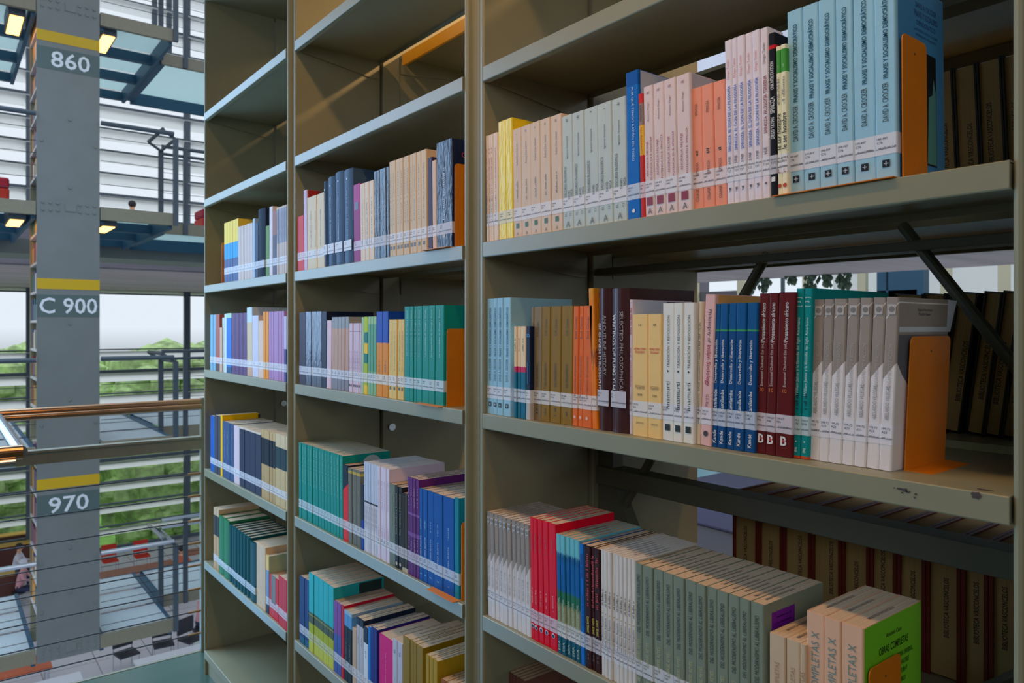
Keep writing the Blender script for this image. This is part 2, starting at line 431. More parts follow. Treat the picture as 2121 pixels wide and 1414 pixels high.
def book(hs, x0, x1, ht, dp, st, ysp, lean, label, group, seed=0, cat='book'):
    wd = x1 - x0 - 0.0004
    hard = st.get('hard', False); bulge = st.get('bulge', 0.0 if not hard else min(0.004, wd*0.2))
    xc = (x0 + x1)/2
    r = empty('book', label, cat, (xc, ysp, EYE + hs + 0.0004 + abs(math.sin(math.radians(lean)))*wd/2), group)
    r.rotation_euler = (0, math.radians(lean), 0)
    cm = cover_mat(st['key'], st['b'], **st.get('mk', {}))
    def link(name, me):
        o = bpy.data.objects.new(name, me); COL.objects.link(o); o.parent = r; return o
    link('cover', cover_mesh(wd, dp, ht, hard, cm, bulge))
    ins = 0.003 if hard else 0.0004
    pk = ('pg', round(wd,4), round(dp,3), round(ht,3), hard, st.get('pg'))
    if pk not in _mc:
        t = 0.0023 if hard else 0.0006
        rr = min(wd*0.3, 0.0022 if not hard else 0.0035)
        p = MB(); p.box(-wd/2 + t, wd/2 - t, rr + t + 0.0001, dp - (0.004 if hard else 0.0002), ins, ht - ins)
        _mc[pk] = p.mesh('page_block', M_PAGEW if st.get('pg') == 'w' else M_PAGE)
    link('page_block', _mc[pk])
    yf = -bulge - 0.0004
    lab = st.get('lab', 'band')
    if lab:
        lk = ('lb', st['key'], round(wd,4), lab, bulge, st.get('cn'), seed % 3 if st.get('cn') is None else 0)
        if lk not in _mc:
            z0, z1 = st.get('lz', (0.030, 0.054))
            e = 0.0003; h = wd/2; p = MB()
            base = st['b'][0][1]
            for fr, c in st['b']:
                if fr <= 0.2: base = c
            f_ = st.get('lop', 0.82)
            lc = tuple(int(base[i]*(1-f_) + (244,240,244)[i]*f_) for i in range(3))
            lm = mat('tape_%d_%d_%d' % lc, lc, rough=0.5, spec=0.25)
            if lab == 'band':
                prof = [(-h-e, 0.022), (-h-e, 0.001), (-h+0.001, yf+0.0001)] + ([( -h*0.5, yf+0.0001)] if bulge else []) + [(h-0.001, yf+0.0001), (h+e, 0.001), (h+e, 0.022)]
                n = len(prof)
                vs = [(x,y,z0) for x,y in prof] + [(x,y,z1) for x,y in prof]
                p.add(vs, [(i, i+1, i+1+n, i+n) for i in range(n-1)])
            else:
                put_rect(p, (0, yf, (z0+z1)/2), wd*0.86, z1-z0, 'h')
            a = -h + min(0.0018, wd*0.12)
            cn = st.get('cn')
            if cn:
                for q, s_ in enumerate(x_ for x_ in cn if x_):
                    v, f, aa, bb = text_geo(s_)
                    L = min(0.0028*aa/bb, wd*0.95); put_text(p, s_, (a + L/2, yf-0.0002, z1-0.0055-0.0042*q), L, 0.0027, 'h', 1)
            else:
                for q in range(2):
                    put_marks(p, (a + wd*0.28, yf-0.0002, z1-0.0055-0.0042*q), min(wd*0.55, 0.008), 0.0026, 'h', 1, seed+q)
            put_rect(p, (0, yf-0.0002, z0+0.0068), wd*0.92, 0.0005, 'h', 1)
            put_marks(p, (wd*0.05, yf-0.0002, z0+0.0080), wd*0.8, 0.0016, 'h', 1, seed+5)
            _mc[lk] = p.mesh('spine_label', [lm, ink((60,58,84))])
        link('spine_label', _mc[lk])
    if st.get('tx'):
        tk = ('tx', st['key'], round(ht,3), round(wd, 3))
        if tk not in _mc:
            p = MB(); inks = []
            for qi, it in enumerate(st['tx']):
                s_, zc, L, H, d, c = it[:6]; xo = it[6] if len(it) > 6 else 0; bold = it[7] if len(it) > 7 else 0.0
                c = tuple(c)
                if c not in inks: inks.append(c)
                mi = inks.index(c)
                Lm = L if (L is None or L > 1e-6 and L < 1) else L
                H = min(H, wd*0.86) if d in ('up','down') else H
                pos = (xo*wd, yf - 0.0002 - 0.00004*qi, zc*ht)
                if s_ == '#': put_marks(p, pos, L*ht, H, d, mi, seed)
                elif s_ == '|': put_rect(p, pos, wd*L, H, 'h', mi)
                elif s_ == '[]':
                    put_rect(p, pos, min(wd*0.6, H), H, 'h', mi)
                elif s_ == '()':
                    n = 14; rr = H/2
                    p.add([(pos[0]+rr*math.cos(2*PI*i/n), pos[1], pos[2]+rr*math.sin(2*PI*i/n)) for i in range(n)], [tuple(range(n))], mi)
                else: put_text(p, s_, pos, None if L is None else L*(ht if d in ('up','down') else wd), H, d, mi, bold)
            _mc[tk] = p.mesh('title_lettering', [ink(c) for c in inks])
        link('title_lettering', _mc[tk])
    if st.get('stamp'):
        p = MB(); R = random.Random(seed*7+1)
        zt = ht - ins + 0.0003
        L = R.uniform(0.055, 0.068)
        if wd > 0.008: put_text(p, 'BIBLIOTECA VASCONCELOS', (R.uniform(-.1,.1)*wd, dp*R.uniform(0.36, 0.5), zt), L, min(0.0042, wd*0.4), 'top', 0, 0.01)
        else: put_marks(p, (0, dp*0.45, zt), L, wd*0.4, 'top', 0, seed)
        o = p.obj('page_stamp', ink((70,58,62)), r)
    if st.get('extra'): st['extra'](r, wd, dp, ht)
    return r

def run(bayk, lvl, xs, top, st, one, many=None, n=None, dp=0.15, ysp=0.004, lean=0.0, dpx=None, last=None, dh=0.0):
    """a run of alike books; xs = measured columns of their left/right edges, top = (column, row) of a spine top"""
    if n: xs = [xs[0] + (xs[1]-xs[0])*i/n for i in range(n+1)]; 
    if n:
        a, b = Xat(xs[0], ysp), Xat(xs[-1], ysp); X = [a + (b-a)*i/n for i in range(n+1)]
    else: X = [Xat(x, ysp) for x in xs]
    lo, hi = {'R': (RX0, RX1), 'M': (MX0, MX1), 'L': (LX0, LX1)}[bayk]
    lo += .0006 + (abs(math.tan(math.radians(min(0, lean if not isinstance(lean, tuple) else lean[0]))))*.21 if X[0] < lo + .02 else 0); hi -= .0006
    if X[0] < lo:                                   # keep clear of the side panel
        X = [lo + (x - X[0])*(X[-1] - lo)/(X[-1] - X[0]) for x in X]
    X = [min(x, hi) for x in X]
    h = LV[lvl]
    xt = Xat(top[0], ysp); ht = Hat(top[1], xt, ysp) - h
    if dpx: dp = Yat(dpx, X[-1]) - ysp
    N = len(X) - 1; pl = PLACE[(bayk, lvl)]
    R = random.Random(int(xs[0]*7 + lvl))
    grp = None
    if N > 1: grp = '%s in the %s' % (many or one + 's', pl)
    for i in range(N):
        lb = '%s, %s' % (one, pl) if N == 1 else '%s from left of %s %s, %s' % (ORD[i], NUM[N], many or one + 's', pl)
        s2 = dict(st)
        if i < N - 1: s2.pop('extra', None)
        jit = 0 if i == N-1 else R.uniform(-0.0012, 0.0012)
        le = lean if not isinstance(lean, tuple) else lean[0] + (lean[1]-lean[0])*i/max(1, N-1)
        book(h, X[i], X[i+1], ht + (R.uniform(-dh, dh) if dh else 0), dp, s2, ysp + jit + 0.0012, le, lb, grp, seed=int(xs[0]) + i*3)
    return X, ht

def S(key, b, **k):
    d = {'key': key, 'b': b if isinstance(b, list) else [(0, b)]}
    d.update(k); return d

def bookend(bayk, lvl, X, y0, y1, ht, foot, label, lean=0):
    """bent steel plate: upright sheet with rounded corners + foot"""
    r = empty('bookend', label, 'bookend', (X, 0, EYE + LV[lvl] + 0.0002), 'orange metal bookends')
    r.rotation_euler = (0, math.radians(lean), 0)
    rr = 0.008; prof = [(y0, 0.0), (y1, 0.0)]
    for i in range(5):
        a = PI/2*i/4; prof.append((y1 - rr + rr*math.cos(a), ht - rr + rr*math.sin(a)))
    for i in range(5):
        a = PI/2 + PI/2*i/4; prof.append((y0 + rr + rr*math.cos(a), ht - rr + rr*math.sin(a)))
    m = MB(); m.prism(prof, 0, 0.0012, 'x'); m.obj('upright_plate', M_ORG, r)
    m = MB(); m.tube((0.0012, (y0+y1)/2, ht-0.018), (0.0016, (y0+y1)/2, ht-0.018), 0.0014, 8); m.obj('rivet_hole', M_CHIP, r)
    m = MB()
    if foot > 0: m.box(0.0012, foot, y0, y1, 0.0, 0.0012)
    else: m.box(foot, 0.0, y0 - 0.022, y1, 0.0, 0.0011)
    m.obj('foot_plate', M_ORG, r)

BLK = (28,28,34); WHT = (236,232,228); GRY = (110,104,104)
# ---- right bay, top row (level 2)
run('R',2,[1001,1006.5,1013,1020,1032],(1003,283),S('pinkcream',(226,204,184),tx=[('#',.62,.5,.003,'up',(170,60,50)),('#',.3,.25,.003,'up',BLK)],cn=('193','')),'thin cream paperback with red lettering','thin cream paperbacks with red lettering',lean=-1)
run('R',2,[1032.5,1048,1062],(1046,248),S('yellow_gloss',(236,206,26),mk=dict(wr=.35),lop=.75),'glossy yellow paperback','glossy yellow paperbacks',lean=-1,dp=.15)
run('R',2,[1062,1080,1100,1121,1142,1165],(1143,241),S('tan_raf',(216,190,166),cn=('199.46','R25'),mk=dict(wr=.12),tx=[('Rafael Díaz Salazar',.76,.2,.0042,'up',GRY),('#',.42,.18,.004,'up',GRY),('[]',.105,.1,.0085,'h',(48,96,44)),('A',.03,None,.006,'h',GRY),('#',.95,.015,.004,'up',GRY)]),'tan paperback with green square','tan paperbacks with green squares',lean=-1.2)
run('R',2,[1165,1187,1211.5,1240,1269.5,1298.5],(1290,200),S('greygreen_voc',(186,196,190),cn=('199.46','I96'),mk=dict(wr=.15),tx=[('Ignacio Izuzquiza',.72,.2,.005,'up',(70,74,76)),('DISCURSO FILOSOFICO',.42,.27,.006,'up',(60,64,66),-.22),('DAVID',.30,.08,.005,'up',(60,64,66),.12),('VACA',.31,.07,.005,'up',(60,64,66),.36),('EL',.13,None,.0045,'up',(90,94,96),-.2),('CI',.125,None,.0045,'up',(90,94,96),.25),('A',.045,None,.010,'h',(110,112,112)),('#',.955,.02,.005,'up',(90,94,96))]),'grey green philosophy paperback','grey green philosophy paperbacks',lean=-1.2)
run('R',2,[1299,1325.5],(1300,151),S('blue_porque',[(0,(14,104,184)),(.9,(10,84,160))],pg='w',extra=lambda r,wd,dp,ht: MB().box(wd/2+.0001, wd/2+.0004, .005, dp, .001, ht-.001).obj('pale_back_cover', ink((190,198,214)), r),cn=('199.46','S63'),tx=[('POR QUÉ TENGO RAZÓN EN TODO',.64,.50,.0062,'down',(210,226,240),0.05),('()',.055,.1,.006,'h',WHT)]),'tall bright blue book titled in white',lean=-1.2,dpx=1392)
run('R',2,[1326,1336],(1320,196),S('red_espinosa',[(0,(196,40,28)),(.5,(236,180,40)),(.74,(150,120,110)),(.92,(206,44,40))],cn=('199','E8'),mk=dict(jag=.04),tx=[('PARA PRINCIPIANTES',.62,.22,.004,'down',(180,40,30)),('ESPINOSA',.84,.13,.004,'down',BLK)]),'thin red and yellow booklet beside the blue book',lean=-1.8)
def worn(r, wd, dp, ht):
    m = MB(); m.box(wd/2+.0002, wd/2+.0006, .004, .02, ht*.55, ht); m.obj('worn_edge', M_PAGE, r)
run('R',2,[1337,1357,1379.5,1404,1433],(1415,154),S('pink_anomalia',(222,200,196),extra=lambda r,wd,dp,ht: MB().box(wd/2+.0001, wd/2+.0004, .005, dp, .001, ht-.001).obj('grey_back_cover', ink((176,174,180)), r),cn=('199.492','N42'),tx=[('Antonio Negri',.80,.15,.0042,'up',(150,90,90)),('ANOMALIA SALVAJE',.44,.27,.0052,'up',(170,60,80),-.15),('POTENCIA EN B. SPINOZA',.44,.33,.0034,'up',(170,60,80),.22),('[]',.115,.1,.012,'h',(150,30,56)),('A',.04,None,.009,'h',GRY),('R',.95,None,.005,'up',(150,90,90))]),'pale pink paperback with crimson square','pale pink paperbacks with crimson squares',lean=-1.4,dpx=1490)
run('R',2,[1433,1457,1481,1504.5],(1480,170),S('salmon',(236,150,122),cn=('199.492','S64'),tx=[('SPINOZA',.82,.1,.0045,'up',(120,70,60)),('#',.46,.03,.005,'up',BLK),('ESPINOZA',.33,.11,.0045,'up',(120,80,70)),('COLIHUE',.115,.1,.0048,'up',BLK)]),'salmon orange paperback','salmon orange paperbacks',lean=-1.4,ysp=.008)
run('R',2,[1504.5,1519.8,1531,1547,1562,1578.5],(1494,88),S('lilac_don',(226,214,220),pg='w',cn=('199.492','T27'),tx=[('Diego Tatián',.82,.12,.0042,'up',(226,130,120)),('SPINOZA. EL DON DE LA FILOSOFÍA',.52,.40,.0056,'up',(40,100,190),0,.01),('JUNJE',.265,.05,.0048,'up',BLK),('()',.09,.1,.003,'h',GRY),('7',.085,None,.006,'h',GRY)]),'white lilac paperback with blue title','white lilac paperbacks with blue titles',lean=-1.2)
run('R',2,[1578.5,1594.8],(1575,60),S('lilac_terrena',(224,210,212),pg='w',cn=('199.492','T273'),tx=[('Diego Tatián',.85,.12,.0046,'up',(100,90,96)),('SPINOZA. FILOSOFÍA TERRENA',.55,.34,.0058,'up',(140,30,50),0,.01),('HLIE',.28,.04,.0048,'up',BLK),('()',.09,.1,.003,'h',GRY)]),'white lilac paperback with dark red title',lean=-1,dpx=1626)
run('R',2,[1595,1609],(1590,71),S('black_tatian',[(0,(22,22,28)),(.90,(200,30,36)),(.925,(22,22,28))],pg='w',cn=('199.492','T272'),tx=[('UNA INTRODUCCION',.74,.17,.005,'up',WHT,0,.01),('SPINOZA',.56,.10,.0066,'up',WHT,0,.01),('DIEGO TATIAN',.42,.13,.005,'up',WHT,0,.01),('[]',.11,.1,.006,'h',WHT)]),'black paperback lettered in white beside six lilac paperbacks',lean=-1,dpx=1640)
run('R',2,[1609,1619.5,1632],(1615,94),S('cream_hombre',[(0,(232,224,186)),(.82,(72,150,60)),(.97,(232,224,186))],cn=('199.8','B55'),tx=[('#',.7,.18,.004,'up',(150,150,140)),('le ser hombre',.43,.24,.007,'up',BLK,0,.012),('L',.17,None,.005,'h',(150,40,40)),('()',.07,.1,.0055,'h',(190,70,30)),('M',.86,.1,.005,'h',WHT)]),'narrow cream paperback with green top','narrow cream paperbacks with green tops',lean=-1)
def fce(mb_items):
    return mb_items
def praxis_cover(r, wd, dp, ht):
    x = wd/2 + .0004; p = MB(); k = (24,52,92)
    for q, (s_, L, H, zf) in enumerate((('DAVID A. CROCKER',.055,.0065,.905),('PRAXIS Y SOCIALISMO',.062,.0075,.862),('DEMOCRÁTICO',.05,.0075,.82),('LA SOCIEDAD JUSTA Y LA TEORIA',.062,.004,.778),('DE MARKOVIC Y STOJANOVIC',.055,.004,.752))):
        put_text(p, s_, (x, dp*.62, ht*zf), L, H, 'side', 0)
    p.obj('cover_lettering', ink(k), r)
    p = MB(); p.box(wd/2+.0001, wd/2+.0002, .006, dp, .0005, ht-.0005); p.obj('blue_back_cover', ink((70,140,190)), r)
    p = MB(); p.box(wd/2+.0002, x, dp*.38, dp*.82, ht*.11, ht*.68); o = p.obj('cover_picture', ink((14,16,20)), r)
    p = MB(); p.prism([(dp*.62, ht*.12), (dp*.81, ht*.12), (dp*.81, ht*.5), (dp*.76, ht*.56), (dp*.74, ht*.48), (dp*.66, ht*.46)], x, x+.0001, 'x'); p.obj('pale_figure', ink((90,150,140)), o)
PRX = [(.52,.16,.0068,'up',(20,30,44)),]
def praxis(key, ktitle=(10,84,110)):
    return S(key,(150,196,214),pg='w',cn=('199.497','C76'),tx=[('DAVID A. CROCKER',.385,.19,.0068,'up',(24,34,50)),('PRAXIS Y SOCIALISMO DEMOCRÁTICO',.71,.42,.0072,'up',ktitle,0,.022),('[]',.085,.1,.0085,'h',(24,28,40)),('+',.085,None,.0052,'h',(190,210,220))])
pr = praxis('pale_blue_praxis'); pr['extra'] = praxis_cover
run('R',2,[1632,1664,1697,1732.6,1768,1813,1858],(1640,22),pr,'pale blue paperback','pale blue paperbacks beside the orange bookend',lean=-.7,dpx=1957,ysp=.010)
Xb = Xat(1859,.010)
bookend('R',2,Xb+.0035,.014,Yat(1918,Xb+.003),.165,-.15,'orange bookend holding the pale blue books, right bay upper row',lean=-.4)

# ---- right bay, middle row (level 3)
pr = praxis('pale_blue_praxis'); 
def praxis_cover2(r, wd, dp, ht):
    p = MB(); put_text(p, 'PRAXIS Y SOCIALISMO', (wd/2+.0004, dp*.62, ht*.86), .06, .0065, 'side', 0); p.obj('cover_lettering', ink((24,40,80)), r)
pr['extra'] = praxis_cover2
run('R',3,[1002.6,1017.4,1027,1040.5,1057],(1004,619),pr,'pale blue paperback','pale blue paperbacks against the side panel',dpx=1184,ysp=0.006)
run('R',3,[1064,1070,1077,1088],(1070,676),S('small_tan_teal',[(0,(20,104,130)),(.50,(200,40,90)),(.56,(236,206,164))],mk=dict(jag=.05),cn=('199.498',''),tx=[('#',.8,.14,.003,'up',BLK)]),'small tan and teal pocket book','small tan and teal pocket books',dp=.11,ysp=0.004)
run('R',3,[1088,1097.5],(1092,676),S('small_navy8',[(0,(190,180,170)),(.27,(20,36,66))],mk=dict(jag=.05),tx=[('8',.9,None,.010,'up',(60,160,226)),('|',.5,.12,.04,'h',(60,160,226))]),'small navy pocket book with blue figure eight',dp=.11,ysp=0.004)
run('R',3,[1097.5,1103,1120],(1110,636),S('brown_cioran',(134,112,76),mk=dict(wr=.15),cn=('199.498','C496'),tx=[('E.M. Cioran',.8,.12,.0055,'up',BLK),('LAS QUIMERAS',.40,.2,.0055,'up',BLK),('#',.1,.08,.005,'up',BLK)]),'taupe brown paperback','taupe brown paperbacks',lean=.8,ysp=0.012)
run('R',3,[1120,1138,1160,1184],(1140,635),S('olive_cioran',(140,104,22),mk=dict(wr=.12),cn=('199.498','C498'),tx=[('E.M. Cioran',.82,.14,.0055,'up',BLK),('DEL PENSAMIENTO',.41,.2,.0055,'up',BLK),('#',.09,.06,.005,'up',BLK)]),'golden olive paperback with rounded corners','golden olive paperbacks with rounded corners',lean=.8,ysp=0.013)
run('R',3,[1184,1195.6,1205,1224],(1190,634.5),S('orange_cioran',(226,106,40),cn=('199.498','C497'),tx=[('Emil Cioran',.82,.18,.0055,'up',(110,50,30)),('El crepúsculo del pensamiento',.42,.34,.0055,'up',(110,50,30)),('()',.075,.1,.006,'h',(240,190,160))]),'orange paperback lettered in brown','orange paperbacks lettered in brown',lean=1.0,ysp=0.014)
run('R',3,[1225.5,1237],(1216,597.5),S('orange_leaning',[(0,(232,120,20)),(.45,(170,90,40)),(.55,(226,130,30)),(.93,(214,140,30))],mk=dict(jag=.3,wr=.2),cn=('199.51','')),'orange book leaning left on two brown hardcovers',lean=-2.4,dp=.16,ysp=0.014)
run('R',3,[1238.5,1265.5],(1240,598),S('brown_hard',(70,44,46),hard=True,lab='patch',cn=('181.11','F86'),lz=(.040,.066),mk=dict(rough=.25),tx=[('AN OUTLINE HISTORY',.60,.42,.0075,'down',(170,150,140),.12),('OF CHINESE PHILOSOPHY',.52,.47,.0052,'down',(226,226,230),-.24,.012)]),'dark brown hardcover, outline history in silver',dp=.16,ysp=0.016)
run('R',3,[1265.5,1302],(1270,598),S('brown_hard2',(70,44,46),hard=True,lab='patch',cn=('181.11','F86'),lz=(.040,.066),mk=dict(rough=.25),tx=[('SELECTED PHILOSOPHICAL',.56,.56,.0075,'down',(170,150,140),.18),('WRITINGS OF FUNG YU-LAN',.52,.60,.0065,'down',(232,232,236),-.24,.012)]),'thick dark brown hardcover of selected writings',dpx=1437,ysp=0.016)
def think_cover(r, wd, dp, ht):
    p = MB(); p.box(wd/2+.0001, wd/2+.0004, .004, dp*.55, ht*.1, ht*.995); p.obj('pale_cover_field', ink((214,222,240)), r); p = MB(); p.box(wd/2+.0001, wd/2+.0004, dp*.56, dp*.98, ht*.2, ht*.99); p.obj('dark_cover_field', ink((24,36,70)), r)
run('R',3,[1300.5,1308.5],(1302,621),S('white_think',(216,200,214),pg='w',cn=('128',''),extra=think_cover,tx=[('The Way We Think',.84,.2,.0048,'down',(206,40,50),0,.02),('#',.5,.3,.004,'down',(200,120,140))]),'thin whitish paperback with red title behind yellow books',lean=.4,dpx=1431,ysp=0.018)
run('R',3,[1309,1341,1369.6],(1320,651),S('yellow_gredos',(238,196,124),cn=('193.54','B26'),mk=dict(coat=.1),tx=[('#',.91,.03,.0028,'h',BLK),('HISTORIA Y TEORIA',.715,.75,.0034,'h',(206,60,40),0,.02),('DE LOS SIGLOS',.69,.6,.0034,'h',(206,60,40),0,.02),('ESTUDIOS',.41,.6,.003,'h',(120,90,60)),('Y ENSAYOS',.395,.6,.003,'h',(120,90,60)),('504',.34,.3,.0036,'h',BLK),('GREDOS',.11,.5,.003,'h',(120,90,60))]),'warm yellow paperback','warm yellow paperbacks lettered in red',ysp=0.012)
def krish_cover(r, wd, dp, ht):
    p = MB(); put_text(p, 'K', (wd/2+.0004, dp*.25, ht*.53), .012, .016, 'side', 0); p.obj('cover_initial', ink((40,40,44)), r)
    p = MB(); p.box(wd/2+.0001, wd/2+.0004, dp*.2, dp*.5, ht*.38, ht*.47); p.obj('crimson_block', ink((120,26,56)), r)
run('R',3,[1370,1394.6,1413.4,1436],(1375,628.5),S('white_krish',(226,222,212),cn=('199.54','K797'),extra=krish_cover,tx=[('TRADICIÓN Y REVOLUCIÓN',.72,.38,.0058,'up',BLK),('()',.505,.1,.003,'h',BLK),('hnamurti',.33,.2,.0072,'up',BLK),('[]',.095,.1,.0095,'h',(30,34,36))]),'off white paperback','off white paperbacks with tree emblems',lean=.4,dp=.13,ysp=0.014)
run('R',3,[1441,1449],(1445,625),S('cream_thin',(216,196,166),cn=('199.54',''),tx=[('#',.5,.7,.003,'up',GRY)]),'thin cream paperback beside the pink sociology book',lean=1.2,ysp=0.018)
run('R',3,[1449,1471],(1470,610),S('pink_indian',(226,178,172),extra=lambda r,wd,dp,ht: MB().box(wd/2+.0001, wd/2+.0004, .006, dp, .001, ht-.001).obj('tan_back_cover', ink((222,170,100)), r),cn=('199.54','C58'),mk=dict(wr=.15),tx=[('Philosophy of',.79,.22,.0072,'down',(60,30,40)),('Indian Sociology',.53,.27,.0082,'down',(170,30,60),0,.012),('G.S. Raj',.30,.08,.006,'down',(120,50,60)),('()',.08,.1,.008,'h',(70,60,70))],),'pink book on Indian sociology',lean=2.4,dpx=1582,ysp=0.016)
run('R',3,[1472.5,1485,1502,1519,1540,1562.5],(1486,629.5),S('navy_kamilamba',[(0,(14,72,126)),(.806,(60,150,90)),(.82,(12,84,138))],pg='w',cn=('199.67','C98'),tx=[('Desarrollo y liberación',.60,.30,.0056,'up',WHT,0,.01),('Kamilamba',.33,.15,.0056,'up',WHT,0,.01),('Kande',.075,.09,.0056,'up',WHT,0,.01)]),'dark blue paperback with green line','dark blue paperbacks with green lines',lean=(1.6,1.4),ysp=0.018)
run('R',3,[1563,1584.4,1604,1639],(1583,608),S('maroon_eze',(96,30,32),cn=('199.67','P46'),mk=dict(rough=.28),tx=[('Pensamiento africano',.82,.24,.0058,'up',WHT,0,.008),('Emmanuel Chukwudi Eze (ed.)',.56,.27,.0052,'up',(220,200,190)),('10',.40,None,.005,'h',(226,120,40)),('B',.095,None,.012,'h',(236,230,226),0,.03),('[]',.095,.1,.0035,'h',(200,50,40))]),'maroon paperback with white letter B','maroon paperbacks with white letter B',lean=1.5,ysp=0.021)
run('R',3,[1639.4,1656,1673],(1665,597.5),S('teal_james',[(0,(200,80,40)),(.012,(10,138,138))],cn=('199.7','D78'),tx=[('William James y la filosofía del Siglo Americano',.60,.46,.0052,'up',(200,236,232),0,.008),('#',.33,.1,.0045,'up',(10,60,64)),('[ 3 ]',.92,.055,.0075,'up',(200,236,232)),('g',.05,None,.006,'h',(220,236,230)),('()',.1,.1,.002,'h',(220,236,230))]),'teal paperback on William James','teal paperbacks on William James',lean=1.6,dpx=1831,ysp=0.027)
def abel_cover(r, wd, dp, ht):
    x = wd/2 + .0004; p = MB(); p.box(wd/2+.0001, x, .004, dp*.97, ht*.80, ht*.83); 
    o = p.obj('cover_white_band', ink((214,218,226)), r)
    p = MB(); p.prism([(.003, ht*.62), (.003, ht*.785), (dp*.99, ht*.785), (dp*.99, ht*.4), (dp*.5, ht*.42), (dp*.3, ht*.45), (dp*.22, ht*.5), (dp*.12, ht*.55)], wd/2+.0001, x, 'x'); p.obj('grey_map_area', ink((104,106,114)), r)
    p = MB(); put_text(p, 'Eugenia Bernardino', (x, dp*.5, ht*.93), .038, .0042, 'side', 0); put_text(p, 'Emigdio Aquino', (x, dp*.5, ht*.905), .032, .0042, 'side', 0); p.obj('cover_lettering', ink((50,54,64)), r)
    # curled fore corner of the last page
    p = MB(); p.add([(wd/2, dp-.004, ht*.80), (wd/2, dp-.004, ht), (wd/2+.004, dp+.012, ht*.995), (wd/2+.001, dp+.004, ht*.80)], [(0,1,2,3)]); p.obj('curled_corner', ink((200,206,216)), r)
ab = S('grey_abelardo',[(0,(222,214,212)),(.52,(150,138,128)),(.865,(214,208,204)),(.872,(150,138,128))],pg='w',mk=dict(diag=-.10),cn=('199.72','A23'),tx=[('PENSAMIENTO Y ACCIÓN',.60,.26,.0054,'up',(188,180,174)),('ABELARDO VILLEGAS,',.39,.20,.0054,'up',(150,142,140)),('[]',.93,.1,.0115,'h',(196,190,186)),('()',.93,.1,.007,'h',(140,130,124))])
ab['extra'] = abel_cover
run('R',3,[1673,1695,1715,1741.8,1766.6,1791.4,1818,1845],(1840,616),ab,'taupe and white paperback','taupe and white paperbacks before the bookend',lean=(1.9,2.6),dpx=1950,ysp=.032)
bookend('R',3,Xat(1845,.032)+.005,.054,.162,.157,.036,'orange bookend standing before empty shelf, right bay middle row',lean=2.6)

# ---- right bay, low row (level 4)
ab2 = dict(ab); ab2['extra'] = None; ab2['stamp'] = True; ab2['key'] = 'grey_abelardo'
run('R',4,[1001,1099],(1003,1058.5),ab2,'taupe and white thin paperback','thin taupe and white paperbacks at left',n=10,lean=-1.6,dp=.135)
run('R',4,[1099,1107,1116,1126.4,1138,1154],(1141,1085),S('red_pink',(226,14,46),cn=('199.72','A41'),stamp=True,tx=[('#',.80,.14,.004,'up',(190,60,70)),('#',.36,.12,.004,'up',(240,150,150)),('()',.11,.1,.0085,'h',WHT),('()',.107,.1,.0062,'h',(30,30,90))]),'bright red paperback','bright red paperbacks with eye dots',lean=-1.3,dpx=1275)
run('R',4,[1154,1163,1173,1182,1192,1202],(1155,1107),S('sea_blue',[(0,(24,90,112)),(.16,(200,190,160)),(.26,(150,150,110)),(.42,(40,110,80)),(.52,(16,96,160)),(.78,(20,90,140)),(.84,(110,190,200))],mk=dict(jag=.16),cn=('199.72','D45'),stamp=True,tx=[('DESARROLLO NACIONAL',.34,.26,.005,'up',(200,220,190)),('EIIA',.07,.08,.005,'up',(200,210,180))]),'sea blue and sand paperback','sea blue and sand paperbacks',lean=-1.3)
run('R',4,[1202,1211],(1203,1127),S('blue_david',(20,110,196),cn=('199.72','D6'),stamp=True,tx=[('DAVID PEREZ',.82,.2,.005,'up',(16,40,110),0,.015),('#',.45,.25,.003,'up',(16,60,130))]),'bright blue paperback beside dark maroon books',lean=-1.2)
run('R',4,[1212,1225.7,1232,1244],(1215,1131),S('maroon_yellow',(56,22,20),cn=('199.72','D86'),stamp=True,tx=[('#',.72,.42,.006,'up',(190,40,40)),('SAMUEL RAMOS',.36,.13,.005,'up',(232,206,60),0,.01),('#',.1,.05,.004,'up',(120,90,80))]),'dark maroon paperback with yellow lettering','dark maroon paperbacks with yellow lettering',lean=-1.0)
run('R',4,[1244,1317],(1246,1139),S('white_fenollosa',(216,208,200),pg='w',cn=('199.72','F37'),stamp=True,tx=[('#',.62,.14,.0035,'up',(90,80,80)),('()',.50,.1,.002,'h',(200,140,60)),('José Blanco Regueira',.36,.22,.0042,'up',(50,50,90))]),'thin white paperback','thin white paperbacks',n=9,lean=-.6)
def reyes_cover(r, wd, dp, ht):
    x = wd/2 + .0004; p = MB(); p.box(wd/2+.0001, x, .018, .072, ht*.68, ht*.93); o = p.obj('purple_sticker', ink((120,20,160)), r)
    p = MB()
    for q in range(5): put_marks(p, (x+.0002, .045, ht*(.89-.04*q)), .035, .003, 'side', 0, q)
    p.obj('sticker_lettering', ink((40,10,70)), o)
ry = S('greygreen_reyes',(126,136,118),cn=('199.72','G69'),stamp=True,tx=[('DEL MODERNISMO AL LIBERALISMO',.70,.44,.0062,'up',(36,40,36)),('GABRIEL REYES',.33,.19,.0062,'up',(196,190,140)),('[]',.12,.1,.006,'h',(170,170,140))])
ry['extra'] = reyes_cover
run('R',4,[1317,1331,1353,1374,1395,1418,1442,1462,1484,1508,1531,1553,1581],(1553,1245.7),ry,'grey green paperback','grey green paperbacks ending in purple sticker',lean=(-.5,0),dpx=1704)
run('R',4,[1592,1626,1655,1668],(1595,1311),S('small_tan',(206,178,146),cn=None,stamp=True,tx=[('OBRAS COMPLETAS',.6,.4,.006,'up',(180,140,110))]),'short tan paperback','short tan paperbacks beside the salmon volumes',ysp=.001,dp=.12)
